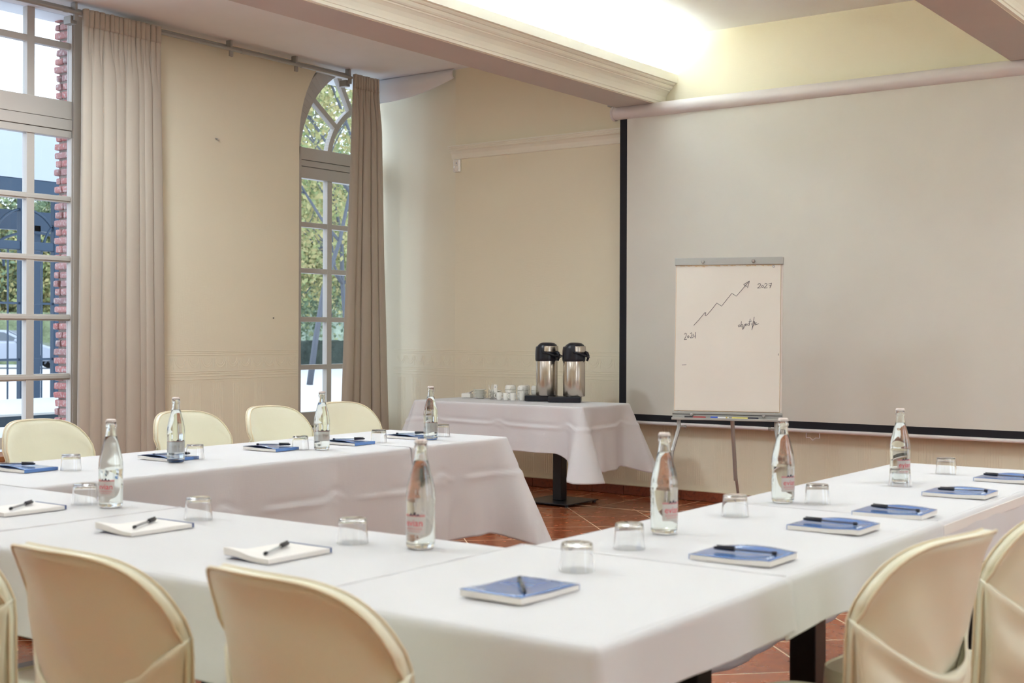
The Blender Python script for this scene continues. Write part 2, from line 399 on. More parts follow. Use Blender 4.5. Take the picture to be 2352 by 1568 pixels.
for i, x0 in enumerate((-4.895, -1.94, 1.01)): beam(i, x0)
for L_ in [o for o in COL.objects if o.name.startswith('cove_light')]: L_.location.z = 3.20

# sagging textile at the top of the recess, beside the curtain rail
def swag(u, v):
    x = -7.80+.885*u
    zb = 3.322+.135*u**2.2
    z = CEIL-.002-(CEIL-.002-zb)*v
    y = 8.672-.075*math.sin(PI*min(1, v*1.02)*.95)*(1-.55*u)-.012*math.sin(9*u+4*v)*v*(1-v)-.02
    y += .006*nz3(u*5, v*3, 1)
    return (x, y, z)
bm = BM(); grid(bm, 40, 16, swag)
o = link('sagging_wall_fabric', bm, M_ceil, solid=.004, angle=180)
tag(o, 'crumpled sagging strip of pale wall fabric under the ceiling right of the arched window', 'wall fabric')

for i, (lx, ly, lp) in enumerate(ADDED_LAMPS):  # bodies of the unseen fill lamps, added to brighten the room
    root = empty('added_ceiling_lamp', (lx, ly, CEIL), 0, 'added unseen fill lamp, round and opal, %s' % ('nearest the curtains of the window bay', 'far end of the window bay behind the camera', 'middle bay, nearer the projection screen', 'middle bay, above the front tables', 'right bay, nearer the projection screen', 'right bay, behind the camera')[i], 'ceiling lamp', 'added opal fill lamps')
    bm = BM(); lathe(bm, [(0, 0), (.27, 0), (.27, -.03), (.255, -.035), (0, -.035)], 40); link('rim', bm, M_white, root)
    bm = BM(); lathe(bm, [(.25, -.034), (.245, -.07), (.22, -.095), (.12, -.112), (0, -.116)], 40)
    link('opal_diffuser', bm, mat('opal_glass', (.9, .9, .88), .4, emis=((1, .97, .92), 3.0)), root)

# ================================================================== windows
def bars(bm, y0, y1, z0, z1, t0=-8.085, t1=-8.025): box(bm, t0, t1, y0, y1, z0, z1)
def build_window_1(name, yr, ncol, yl):
    """rectangular window; yr = right end of the glass; panes step leftwards"""
    root = struct(empty(name, (-8.05, (yr+yl)/2, .45)))
    fr = BM()
    zb = [.53, .937, 1.36, 1.78, 2.21, 2.652]
    box(fr, -8.068, -8.00, yr+.012, yr+.14, .42, CEIL); box(fr, -8.09, -8.00, yl-.14, yl, .42, CEIL)
    box(fr, -8.085, -8.015, yl, yr, .45, .53); box(fr, -8.085, -8.012, yl, yr, 2.652, 2.70); box(fr, -8.09, -8.03, yl, yr, 2.70, 2.705)
    box(fr, -8.085, -8.005, yl, yr, 2.705, 2.78); box(fr, -8.09, -8.02, yl, yr, 2.78, 2.784); box(fr, -8.085, -8.008, yl, yr, 2.784, 2.913)
    for z in zb[1:5]+[3.313]: box(fr, -8.078, -8.028, yl, yr, z-.023, z+.023)
    y = yr-.29
    k = 0
    while y > yl+.2:
        w = .03 if k % 2 == 0 else .07
        box(fr, -8.08, -8.024, y-w*2 if k % 2 else y-.06, y, .53, 2.66); box(fr, -8.08, -8.024, y-.06, y, 2.91, CEIL)
        y -= .35 if k % 2 == 0 else .43; k += 1
    # small glazing bead steps around the sash
    for z0, z1 in ((.53, 2.652), (2.913, CEIL)):
        box(fr, -8.066, -8.01, yr, yr+.0115, z0, z1); box(fr, -8.07, -8.005, yr+.03, yr+.045, z0, z1)
    for z in zb[1:5]: box(fr, -8.03, -8.018, yl, yr, z-.012, z+.012)
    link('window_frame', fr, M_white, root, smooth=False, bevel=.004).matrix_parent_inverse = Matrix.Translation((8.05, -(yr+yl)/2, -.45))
    g = BM(); box(g, -8.056, -8.052, yl, yr, .5, CEIL)
    link('glass_pane', g, M_pane, root, smooth=False).matrix_parent_inverse = Matrix.Translation((8.05, -(yr+yl)/2, -.45))
    s = BM(); box(s, -8.0, -7.70, yl-.14, yr+.02, .40, .435)
    link('window_sill', s, M_wood, root, smooth=False, bevel=.006).matrix_parent_inverse = Matrix.Translation((8.05, -(yr+yl)/2, -.45))
    return root
build_window_1('window_1', 5.612, 5, 3.78)
build_window_1('window_3', 1.34, 5, -.54)  # unseen window, added to bring more daylight into the room
# arched window 2
root = struct(empty('window_2', (-8.05, 8.3, .45))); PI2 = Matrix.Translation((8.05, -8.3, -.45))
fr = BM(); cy, cz, R, ri = 8.815, 2.738, .938, .60
yw = 8.83
def arcpts(r, a0, a1, n=28, c=(8.815, 2.738)): return [(c[0]+r*math.cos(math.radians(a0+(a1-a0)*k/n)), c[1]+r*math.sin(math.radians(a0+(a1-a0)*k/n))) for k in range(n+1)]
def ringseg(bm, r0, r1, a0, a1, t0, t1, c=(8.815, 2.738), ymax=yw, zmax=CEIL):
    A = arcpts(r0, a0, a1, c=c); B = arcpts(r1, a0, a1, c=c)
    for k in range(len(A)-1):
        q = [A[k], A[k+1], B[k+1], B[k]]
        if min(p[0] for p in q) > ymax or min(p[1] for p in q) > zmax: continue
        q = [(min(p[0], ymax+.01), min(p[1], zmax+.03)) for p in q]
        try: prism(bm, q, FX, t0, t1)
        except Exception: pass
ringseg(fr, R, R+.14, 180, 90, -8.09, -8.00)
ringseg(fr, R, R+.012, 180, 90, -8.07, -8.01)
ringseg(fr, ri-.02, ri+.03, 168, 95, -8.08, -8.024, c=(8.86, 2.738))
for a in (143, 118):
    ca, sa = math.cos(math.radians(a)), math.sin(math.radians(a))
    p0 = (8.83+(ri)*ca, cz+ri*sa); p1 = (8.815+(R+.02)*ca, cz+(R+.02)*sa); nx, ny = -sa*.024, ca*.024
    prism(fr, [(p0[0]-nx, p0[1]-ny), (p1[0]-nx, p1[1]-ny), (p1[0]+nx, p1[1]+ny), (p0[0]+nx, p0[1]+ny)], FX, -8.08, -8.026)
box(fr, -8.09, -8.00, 7.74, 7.90, .45, 2.87)
box(fr, -8.085, -8.015, 7.88, yw, .45, .57); box(fr, -8.085, -8.012, 7.88, yw, 2.60, 2.698); box(fr, -8.09, -8.03, 7.88, yw, 2.698, 2.704)
box(fr, -8.085, -8.008, 7.88, yw, 2.704, 2.755); box(fr, -8.09, -8.03, 7.88, yw, 2.755, 2.760); box(fr, -8.085, -8.005, 7.88, yw, 2.760, 2.865)
for z in (.96, 1.376, 1.80, 2.20): box(fr, -8.078, -8.028, 7.88, yw, z-.022, z+.022)
box(fr, -8.08, -8.024, 8.242, 8.300, .55, 2.62); box(fr, -8.08, -8.024, 8.62, 8.74, .55, 2.62)
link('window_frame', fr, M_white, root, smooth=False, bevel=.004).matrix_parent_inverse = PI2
g = BM(); box(g, -8.056, -8.052, 7.86, yw, .5, CEIL); link('glass_pane', g, M_pane, root, smooth=False).matrix_parent_inverse = PI2
s = BM(); box(s, -8.0, -7.84, 7.70, 8.66, .40, .44); link('window_sill', s, M_white, root, smooth=False, bevel=.006).matrix_parent_inverse = PI2
# masonry outside the arch, closing the corner between arch and ceiling
bm = BM(); A = arcpts(R+.10, 180, 90)
poly = [(7.5, 2.738)]+[(min(a, 9.2), b) for a, b in A if b < CEIL-.005]
yx = 8.815-math.sqrt((R+.10)**2-(CEIL-2.738)**2)
prism(bm, poly+[(yx, CEIL), (7.5, CEIL)], FX, -8.20, -8.09)
box(bm, -8.20, -8.09, 5.9, 7.79, -.1, CEIL); box(bm, -8.2, -8.09, 7.79, 9.2, -.1, .46)
struct(link('wall_outer', bm, M_wall, smooth=False))
# plain frames in the unseen right wall openings, added to let in daylight
for i, (y0, y1) in enumerate(((2.0, 4.0), (5.6, 7.6))):
    bm = BM(); 
    for a, b in ((y0, y0+.08), (y1-.08, y1), ((y0+y1)/2-.05, (y0+y1)/2+.05)): box(bm, 3.0, 3.06, a, b, .45, 3.05)
    for z in (.45, .95, 1.45, 1.95, 2.45, 2.97): box(bm, 3.0, 3.06, y0, y1, z, z+.08 if z in (.45, 2.97) else z+.04)
    struct(link('window_%d' % (4+i), bm, M_white, smooth=False))

# brick pier outside window 1
bm = BM(); rnd = random.Random(7); z = -.1
while z < 3.9:
    h = .047+rnd.uniform(-.003, .003); d = .006
    xe = -8.262+rnd.uniform(-.012, .012); split = rnd.random()
    xm = -8.19+rnd.uniform(-.02, .03)
    segs = [(xe, -8.09)] if split < .45 else [(xe, xm-.006), (xm+.006, -8.09)]
    for a, b in segs:
        yo = rnd.uniform(-.006, .006)
        bmb = BM(); box(bmb, a, b, 5.645+yo, 5.86, z, z+h)
        bmesh.ops.bevel(bmb, geom=bmb.edges[:], offset=.012, segments=2, affect='EDGES', profile=.6)
        me = bpy.data.meshes.new('t'); bmb.to_mesh(me); bmb.free(); bm.from_mesh(me); bpy.data.meshes.remove(me)
    z += .0625
for v in bm.verts: v.co += Vector((nz3(v.co.x*40, v.co.y*40, v.co.z*40), nz3(v.co.z*50, v.co.x*30, 3), 0))*.004
root = empty('brick_pier', (-8.18, 5.75, -.1), label='weathered red brick pier seen through the panes of the left window', cat='brick pier')
o = link('bricks', bm, M_brick, root, angle=60); o.matrix_parent_inverse = Matrix.Translation((8.18, -5.75, .1))
bm = BM(); box(bm, -8.235, -8.09, 5.665, 5.88, -.1, 3.9)
o = link('mortar_core', bm, M_mortar, root, smooth=False); o.matrix_parent_inverse = Matrix.Translation((8.18, -5.75, .1))

# ================================================================== curtain rail + curtains
RX, RZ = -7.66, 3.462
root = empty('curtain_rail', (RX, 6, RZ), label='long grey double curtain rail under the ceiling along the window wall', cat='curtain rail')
def ploc(o, r): o.matrix_parent_inverse = Matrix.Translation(-Vector(r.location)); return o
bm = BM(); tube(bm, [(RX, 2.9, RZ), (RX, 8.16, RZ)], .014, 12); ploc(link('front_rail', bm, M_rod, root), root)
bm = BM(); box(bm, RX-.06, RX-.035, 2.9, 8.16, RZ+.012, RZ+.03); tube(bm, [(RX-.045, 2.9, RZ+.03), (RX-.045, 8.16, RZ+.03)], .011, 10); ploc(link('rear_rail', bm, M_rod, root), root)
for y in (5.40, 6.80, 7.50, 8.14):
    bm = BM(); box(bm, RX-.05, RX+.004, y-.010, y+.010, RZ+.012, CEIL-.001); box(bm, RX-.012, RX+.006, y-.016, y+.016, RZ-.055, RZ-.010)
    if y in (5.40, 8.14): box(bm, RX-.10, RX-.02, y-.03, y+.02, RZ-.075, RZ-.02)
    ploc(link('bracket', bm, M_rod, root, smooth=False, bevel=.002), root)
for y in (5.30, 6.9, 7.55):
    bm = BM(); tube(bm, [(RX, y, RZ), (RX, y+.03, RZ)], .0165, 12); ploc(link('rail_joint', bm, M_rod, root), root)
def curtain(name, yt0, yt1, yb0, yb1, seed, nf, label, ph, depth=.062, ztop=3.49):
    root = empty(name, (RX, (yt0+yt1)/2, 0), label=label, cat='curtain', group='taupe curtains on the window rail')
    rr = random.Random(seed); NU = 260; H = ztop-.02
    # irregular fold positions
    cuts = [0]
    while len(cuts) < nf+1: cuts.append(cuts[-1]+rr.uniform(.55, 1.5))
    cuts = [c/cuts[-1] for c in cuts]; amps = [rr.uniform(.55, 1.15) for _ in range(nf)]
    tops = [0]
    nt = nf*2
    while len(tops) < nt+1: tops.append(tops[-1]+rr.uniform(.6, 1.3))
    tops = [c/tops[-1] for c in tops]
    def fold(u, cs, am):
        for i in range(len(cs)-1):
            if u <= cs[i+1] or i == len(cs)-2:
                t = (u-cs[i])/(cs[i+1]-cs[i]); a = am[i % len(am)]
                return a*(math.sin(PI*t)**.8 if 0 < t < 1 else 0), a*math.sin(2*PI*t)
        return 0, 0
    def fn(u, v):
        t = 1-v   # v=0 bottom .. 1 top
        z = .02+H*v
        wt = sm((v-.86)/.12)            # gathered heading
        a, s = fold(u, cuts, amps); b, s2 = fold(u, tops, [1.0, .8, 1.1])
        mid = .5+.5*math.cos(v*3)
        dep = depth*(1.15-.25*v)
        x = RX+.035-.03+(a*dep)*(1-wt)+b*.028*wt
        yc0 = yb0+(yt0-yb0)*v**ph; yc1 = yb1+(yt1-yb1)*v**ph
        y = yc0+(yc1-yc0)*u-(s*(1-wt)*.022+s2*wt*.006)*(yc1-yc0)/.6
        if v < .97: x += .006*nz3(u*7, v*4, seed)
        return (x+.01, y+.006*nz3(u*3, v*2.5, seed+5), z)
    bm = BM(); grid(bm, NU, 60, fn)
    ploc(link('curtain_cloth', bm, M_curt, root, solid=.003, angle=180), root)
    # stitched heading band: small standing ruffle above the rail
    def fh(u, v):
        p = fn(u, .965+.035*v); return (p[0]+.004+.004*v*math.sin(60*u), p[1], p[2]+.003)
    bm = BM(); grid(bm, NU, 5, fh); ploc(link('heading_tape', bm, M_curt, root, solid=.002, angle=180), root)
    return root
curtain('curtain', 5.44, 6.10, 5.40, 6.16, 3, 8, 'wide taupe curtain gathered between the left window and the bare wall', 1.0)
curtain('curtain', 8.16, 8.47, 7.97, 8.62, 11, 5, 'narrow taupe curtain flaring to the floor at the arched window in the corner', .75)

# ================================================================== projection screen
root = empty('projection_screen', (-3.5, 8.58, 3.0), label='large pull-down projection screen with black border on the back wall', cat='projection screen')
SX0, SX1 = -5.20, -1.2
bm = BM(); tube(bm, [(SX0-.05, 8.57, 2.972), (SX1+.1, 8.57, 2.972)], .052, 28); ploc(link('roller_housing', bm, M_housing, root), root)
bm = BM(); tube(bm, [(SX0-.062, 8.57, 2.972), (SX0-.045, 8.57, 2.972)], .058, 28); ploc(link('end_cap', bm, M_housing, root), root)
bm = BM(); box(bm, SX0-.09, SX0-.02, 8.56, 8.68, 3.03, 3.036); box(bm, SX0-.10, SX0-.07, 8.54, 8.58, 3.028, 3.040); ploc(link('wall_bracket', bm, M_rod, root, smooth=False), root)
bm = BM(); box(bm, SX0+.063, SX1-.063, 8.566, 8.569, .642, 2.94); ploc(link('screen_surface', bm, M_screen, root, smooth=False), root)
bm = BM()
box(bm, SX0, SX0+.063, 8.5655, 8.5695, .592, 2.94); box(bm, SX1-.063, SX1, 8.5655, 8.5695, .592, 2.94); box(bm, SX0+.063, SX1-.063, 8.5655, 8.5695, .592, .642)
ploc(link('black_border', bm, M_black, root, smooth=False), root)
bm = BM(); tube(bm, [(SX0+.01, 8.567, .578), (SX1-.01, 8.567, .578)], .014, 14); ploc(link('bottom_bar', bm, M_housing, root), root)
hx = -3.61
bm = BM(); tube(bm, [(hx-.05, 8.567, .562), (hx-.05, 8.567, .530), (hx-.02, 8.567, .530), (hx, 8.567, .512), (hx+.02, 8.567, .530), (hx+.05, 8.567, .530), (hx+.05, 8.567, .562), (hx+.02, 8.567, .568), (hx-.02, 8.567, .568)], .0035, 6, closed=True)
ploc(link('pull_handle', bm, M_housing, root), root)

# alarm sensor
root = empty('alarm_sensor', (-6.893, 8.68, 2.70), label='small white alarm sensor on the wall below the end of the moulding', cat='sensor')
bm = BM(); box(bm, -.035, .035, -.03, 0, -.055, .055); link('case', bm, M_china, root, smooth=False, bevel=.008)
bm = BM(); lathe(bm, [(0, .022), (.015, .019), (.024, .01), (.027, 0)], 24, M=Matrix.Translation((0, -.028, -.022)) @ Matrix.Rotation(PI/2, 4, 'X')); link('lens', bm, M_china, root)
bm = BM(); box(bm, -.004, .004, -.032, -.029, .018, .026); link('indicator', bm, M_dblue, root, smooth=False)
# nail / plug in left wall
bm = BM(); tube(bm, [(0, 0, 0), (.02, .004, -.006), (.028, .008, -.016)], .006, 8)
tag(link('wall_plug', bm, M_alu, loc=(-7.8, 6.766, 2.776)), 'small metal plug sticking out of the bare cream wall between the curtains', 'wall plug')
for (p, nm) in (((-7.8, 7.382, 1.379), 'tiny dark nail in the cream wall left of the arched window'),):
    bm = BM(); tube(bm, [(0, 0, 0), (.012, 0, 0)], .004, 8); tag(link('nail', bm, M_bmetal, loc=p), nm, 'nail')

# ================================================================== tables and cloths
TZ = .75
def table(name, x0, x1, y0, y1, peds, label, group='cloth-covered tables of the meeting room', z=.742):
    cx, cy = (x0+x1)/2, (y0+y1)/2
    root = empty(name, (cx, cy, 0), label=label, cat='table', group=None)
    bm = BM(); box(bm, x0-cx, x1-cx, y0-cy, y1-cy, z-.03, z-.003); link('tabletop', bm, M_page, root, smooth=False)
    for px, py in peds:
        a, b = px-cx, py-cy
        bm = BM(); box(bm, a-.038, a+.038, b-.038, b+.038, .022, z-.031); link('column', bm, M_bmetal, root, smooth=False, bevel=.004)
        bm = BM(); box(bm, a-.21, a+.21, b-.21, b+.21, .014, .022); base = link('base_plate', bm, M_bmetal, root, smooth=False, bevel=.002)
        for sx in (-1, 1):
            for sy in (-1, 1):
                bm = BM(); lathe(bm, [(0, 0), (.014, 0), (.014, .013), (0, .013)], 12, c=(a+sx*.185, b+sy*.185, 0)); link('foot', bm, M_bmetal, base)
    return root
def tcloth(x0, x1, y0, y1, drops, seed, label, edge=None, flare=.05, cornerdrop=.35, wave=.010, z=TZ, crease=None, seam='', group='white tablecloths'):
    """drops: dict side->drop for W,E,S,N; missing side = joins neighbour"""
    r = .016
    bm = BM()
    nx, ny = max(6, int((x1-x0)/.04)), max(6, int((y1-y0)/.04))
    inx0 = x0+(r if 'W' in drops else 0); inx1 = x1-(r if 'E' in drops else 0)
    iny0 = y0+(r if 'S' in drops else 0); iny1 = y1-(r if 'N' in drops else 0)
    def spaced(a, b, n): return [a, a+.004]+[a+.004+(b-a-.008)*k/n for k in range(1, n)]+[b-.004, b]
    GX, GY = spaced(inx0, inx1, nx), spaced(iny0, iny1, ny)
    def top(u, v):
        x = GX[int(round(u*(len(GX)-1)))]; y = GY[int(round(v*(len(GY)-1)))]
        e = min(1, 12*min(u, 1-u, v, 1-v))
        return (x, y, z+.0012*nz3(x*4, y*4, seed)*e)
    grid(bm, len(GX)-1, len(GY)-1, top)
    order = ['S', 'E', 'N', 'W']
    cpt = {'S': ((x0, y0), (x1, y0)), 'E': ((x1, y0), (x1, y1)), 'N': ((x1, y1), (x0, y1)), 'W': ((x0, y1), (x0, y0))}
    nrm = {'S': (0, -1), 'E': (1, 0), 'N': (0, 1), 'W': (-1, 0)}
    # chains of consecutive free sides
    free = [s for s in order if s in drops]
    chains = []
    if len(free) == 4: chains = [order]
    else:
        st = [i for i in range(4) if order[i] in drops and order[i-1] not in drops]
        for i in st:
            c = []
            while order[i % 4] in drops: c.append(order[i % 4]); i += 1
            chains.append(c)
    for ch in chains:
        pts = []   # (x,y,nx,ny,drop,cornerness)
        for k, s in enumerate(ch):
            (ax, ay), (bx, by) = cpt[s]; n = nrm[s]; L = math.hypot(bx-ax, by-ay); ux, uy = (bx-ax)/L, (by-ay)/L
            ca = k > 0 or len(ch) == 4; cb = k < len(ch)-1 or len(ch) == 4
            N = max(8, int(L/.022)); a0 = r if ca else 0; b0 = L-r if cb else L
            prev = drops[ch[k-1]] if ca else drops[s]; nxt = drops[ch[(k+1) % len(ch)]] if cb else drops[s]
            for i in range(N+1):
                t = a0+(b0-a0)*i/N; px, py = ax+ux*t-n[0]*r, ay+uy*t-n[1]*r
                da = t if ca else 9; db = L-t if cb else 9
                d = drops[s]
                if callable(d): d = d(px, py)
                pv = prev if not callable(prev) else prev(px, py); nv = nxt if not callable(nxt) else nxt(px, py)
                wa, wb = .5*max(0, 1-da/.22), .5*max(0, 1-db/.22)
                dd = d*(1-wa-wb)+pv*wa+nv*wb
                cn = max(math.exp(-(da/.09)**2), math.exp(-(db/.09)**2))
                pts.append((px, py, n[0], n[1], dd, cn, min(da, db)))
            if cb and not (len(ch) == 4 and k == 3 and False):
                n2 = nrm[ch[(k+1) % len(ch)]]; px, py = bx-n[0]*r-n2[0]*r, by-n[1]*r-n2[1]*r
                for i in range(1, 6):
                    a = i/6*PI/2; qx, qy = n[0]*math.cos(a)+n2[0]*math.sin(a), n[1]*math.cos(a)+n2[1]*math.sin(a)
                    nv = nxt if not callable(nxt) else nxt(px, py); d = drops[s] if not callable(drops[s]) else drops[s](px, py)
                    pts.append((px, py, qx, qy, .5*(nv+d), 1.0, 0))
        if len(ch) == 4: pts.append(pts[0])
        NR = 44; cols = []; arc_s = 0; last = None
        for (px, py, qx, qy, dd, cn, dc) in pts:
            if last: arc_s += math.hypot(px-last[0], py-last[1])
            last = (px, py); D = dd*(1+cornerdrop*cn)
            w = wave*(math.sin(arc_s*11+seed)+.6*math.sin(arc_s*23.7+seed*2.3)+.8*nz3(arc_s*2.2, seed, 0))
            fold = (math.cos(min(dc, .3)/.3*PI*2.2)*.35-.1)*math.exp(-(dc/.16)**2)
            col = []
            for j in range(NR+1):
                if j < 5:
                    a = j/5*PI/2; out = r*math.sin(a); zz = z-r*(1-math.cos(a)); t = 0
                else:
                    t = (j-4)/(NR-4); zz = z-r-(D-r)*t; tt = t*D/.3
                    out = r+tt*w+flare*t*cn*1.4+.012*t+flare*t*fold
                    if crease:
                        for cz_ in crease:
                            kk = math.exp(-(((arc_s+.1) % .60-.30)/.05)**2)
                            q = zz-cz_-.010*math.sin(arc_s*1.9+seed)-.03*kk
                            out += .006*math.exp(-(q/.010)**2)-.004*math.exp(-((q-.022)/.012)**2)+.006*kk*math.exp(-((q+.03)/.02)**2)
                        out += .004*math.exp(-((arc_s % .58-.29)/.008)**2)
                    out += .004*t*nz3(arc_s*6, zz*6, seed)
                out = max(out, r*math.sin(min(j, 5)/5*PI/2)) if j >= 5 else out
                col.append(bm.verts.new((px+qx*out, py+qy*out, zz)))
            cols.append(col)
        for a, b in zip(cols, cols[1:]):
            for j in range(NR): bm.faces.new((a[j], b[j], b[j+1], a[j+1]))
    bmesh.ops.remove_doubles(bm, verts=bm.verts[:], dist=.0006)
    for s_ in seam:      # folded hem where this cloth lies over its neighbour
        p = {'W': [(x0, iny0+(iny1-iny0)*k/40) for k in range(41)], 'N': [(inx0+(inx1-inx0)*k/40, y1) for k in range(41)], 'E': [(x1, iny0+(iny1-iny0)*k/40) for k in range(41)], 'S': [(inx0+(inx1-inx0)*k/40, y0) for k in range(41)]}[s_]
        tube(bm, [(a, b, z-.0008+.0006*math.sin(i)) for i, (a, b) in enumerate(p)], .0034, 6)
    o = link('tablecloth', bm, M_cloth, solid=.0018, angle=180)
    # hems: a slightly thicker border via a rolled tube following the lower edge
    return tag(o, label, 'tablecloth', group)

RB0, RB1 = -1.755, -1.085     # right bar
FB0, FB1 = -4.47, -3.70       # far left bar
NY0, NY1 = 1.715, 2.43        # near bar
m_ = .004
table('meeting_table', RB0+.01, RB1-.01, NY0+.01, NY1-.02, [(-1.42, 2.07)], 'white-clothed corner table nearest the camera with black column')
table('meeting_table', RB0+.01, RB1-.01, NY1, 3.43, [(-1.42, 2.66), (-1.42, 3.34)], 'middle table of the right-hand row on two black square columns')
table('meeting_table', RB0+.01, RB1-.01, 3.45, 5.02, [(-1.42, 3.88), (-1.40, 4.78)], 'far table of the right-hand row, nearest the screen')
table('meeting_table', -2.91, RB0-.01, NY0+.01, NY1-.01, [(-2.35, 2.07)], 'front-row table behind the two large beige chair backs')
table('meeting_table', -4.46, -2.93, NY0+.01, NY1-.01, [(-3.3, 2.07), (-4.1, 2.07)], 'leftmost front-row table running out of the left edge')
table('meeting_table', FB0+.01, FB1-.01, NY1+.02, 4.32, [(-4.08, 2.9), (-4.08, 3.9)], 'left part of the window-side row in front of the curtain chairs')
table('meeting_table', FB0+.01, FB1-.01, 4.34, 5.05, [(-4.08, 4.7)], 'end of the window-side row nearest the coffee table')
def hE2(x, y): return .118+.004*math.sin(y*9)
tcloth(RB0, RB1+.006, NY0, NY1+.03, {'S': .20, 'E': .105}, 1, 'white cloth on the corner table nearest the camera, under the closest blue notepad', flare=.02, wave=.008, z=TZ+.006, seam='WN')
tcloth(RB0, RB1-.004, NY1-.01, 3.47, {'E': hE2, 'W': .50}, 2, 'white cloth on the middle table of the right-hand row', wave=.010, z=TZ+.003, seam='N')
tcloth(RB0-.012, RB1-.012, 3.43, 5.03, {'E': .15, 'W': .52, 'N': .30}, 3, 'white cloth on the far table of the right-hand row, below the screen', wave=.008, z=TZ)
tcloth(-2.925, RB0, NY0, NY1, {'S': .19, 'N': .45}, 4, 'white cloth on the front-row table with the white open notepads', wave=.007, z=TZ+.003, seam='W')
tcloth(-4.47, -2.92, NY0, NY1, {'S': .20}, 5, 'white cloth on the front-row table at the left edge', wave=.007, z=TZ)
tcloth(FB0, FB1, NY1+.01, 4.336, {'W': .30, 'E': lambda x, y: .40+.05*sm((y-3.4)/1.2)}, 6, 'creased white cloth on the left part of the window-side row', crease=(.555,), wave=.016, flare=.05, z=TZ)
tcloth(FB0, FB1+.004, 4.33, 5.06, {'W': .30, 'E': .45, 'N': .44}, 7, 'creased white cloth on the end of the window-side row, nearest the coffee table', crease=(.57,), wave=.012, flare=.11, cornerdrop=.16, z=TZ+.002)
# coffee (buffet) table
table('coffee_table', -6.36, -4.85, 7.50, 8.11, [(-5.34, 7.95), (-6.0, 7.95)], 'cloth-covered side table by the back wall carrying the coffee flasks')
tcloth(-6.375, -4.835, 7.48, 8.13, {'S': .335, 'E': .47, 'N': .3, 'W': .40}, 8, 'white cloth with hanging corner folds on the coffee side table', crease=(.60,), wave=.012, flare=.12, cornerdrop=.28)

# ================================================================== chairs
def make_chair(seed, label, group):
    root = empty('covered_chair', (0, 0, 0), label=label, cat='chair', group=group)
    # local frame: sitter looks to +Y, back at y=-.24 ; chair origin on floor
    z0, zt = .40, .872
    def W(z):
        t = (z-z0)/(zt-z0); return .178+.060*max(t, 0)
    def shell(u, v, off):
        U = u*2-1
        au = abs(U)
        topz = zt-.105*au**4.6-.012*au**2
        z = z0+(topz-z0)*v
        cor = 1-.035*sm((v-.8)/.2)*au**2
        x = U*W(z)*cor
        y = -.25-.10*(z-z0)/(zt-z0)+.12*abs(x/.24)**2.2+.02*sm((v-.9)/.1)*-.6
        ny = -1 if off < 0 else 1
        e = (1-au**10)*(1-v**14)
        thick = .013+.010*sm((v-.85)/.1)
        y += off*thick*max(.62, e)
        if off < 0:   # soft vertical wrinkles on the outer side
            y += .030*nz3(x*9+z*5+seed, z*2.2, 0)*e*(1-v**3)+.005*math.sin(x*38+z*9+nz3(z*3, seed, 2)*3)*e*(1-v)
        else: y += .004*nz3(x*6+seed, z*6, 5)*e
        return Vector((x, y, z))
    bm = BM(); NU, NV = 30, 22
    A = grid(bm, NU, NV, lambda u, v: shell(u, v, -1)); B = grid(bm, NU, NV, lambda u, v: shell(u, v, 1))
    ring = [(i, NV) for i in range(NU+1)]
    for a, b in zip(ring, ring[1:]): bm.faces.new((A[a[0]][a[1]], A[b[0]][b[1]], B[b[0]][b[1]], B[a[0]][a[1]]))
    for i in (0, NU):
        for j in range(NV): bm.faces.new((A[i][j], A[i][j+1], B[i][j+1], B[i][j]))
    link('backrest_cover', bm, M_satin, root, angle=180)
    # piping along the seam
    pp = [shell(0, v/20, -1) for v in range(0, 20)]+[shell(u/30, 1, -1) for u in range(31)]+[shell(1, v/20, -1) for v in range(19, -1, -1)]
    bm = BM(); tube(bm, pp, .0034, 6); link('piping', bm, M_pipe, root, angle=180)
    bm = BM(); pp2 = [shell(0, v/20, 1) for v in range(0, 20)]+[shell(u/30, 1, 1) for u in range(31)]+[shell(1, v/20, 1) for v in range(19, -1, -1)]; tube(bm, pp2, .003, 6); link('piping', bm, M_pipe, root, angle=180)
    # lower wrap pulled across the outside of the back
    def band(u, v):
        U = (u*2-1); zu = .60+.125*abs(U)**2.0; z = .30+(zu-.30)*v
        w = W(max(z, z0))+.006
        x = U*w
        y = -.25-.10*(z-z0)/(zt-z0)+.12*abs(x/.24)**2.2-.020-.012*math.sin(PI*min(1, v*1.0))
        y -= .011*math.sin((z*46-abs(U)*6.5+1.6*nz3(U*2, z*5, seed)))*(1-abs(U)**6)*(.4+.6*v)+.004
        if v > .97: y += .012
        if abs(U) > .98: y += .006
        return (x, y, z)
    bm = BM(); grid(bm, 40, 30, band); link('wrap_panel', bm, M_satin, root, solid=.003, angle=180)
    # seat
    bm = BM()
    def seat(u, v):
        a = u*2*PI; rr = v
        c, s = math.cos(a), math.sin(a); q = (abs(c)**5+abs(s)**5)**(-1/5)
        x, y = .215*rr*c*q, .215*rr*s*q-.02
        return (x, y, .462-.012*rr**6+.004*nz3(x*6, y*6, seed))
    grid(bm, 48, 8, seat); bmesh.ops.remove_doubles(bm, verts=bm.verts[:], dist=.0005)
    link('seat_cover', bm, M_satin, root, angle=180)
    bm = BM()
    def skirt(u, v):
        a = u*2*PI; c, s = math.cos(a), math.sin(a); q = (abs(c)**5+abs(s)**5)**(-1/5)
        k = 1+.10*v+.045*v*math.sin(a*9+seed)+.02*v*math.sin(a*17)
        return (.217*c*q*k, .217*s*q*k-.02, .455-.44*v+.006*math.sin(PI*v))
    grid(bm, 96, 14, skirt); link('skirt', bm, M_satin, root, solid=.002, angle=180)
    return root
def place(proto, x, y, rz, label, group, first):
    c = proto if first else copy_tree(proto)
    c.location = (x, y, 0); c.rotation_euler = (0, 0, rz); c['label'] = label; c['group'] = group; return c
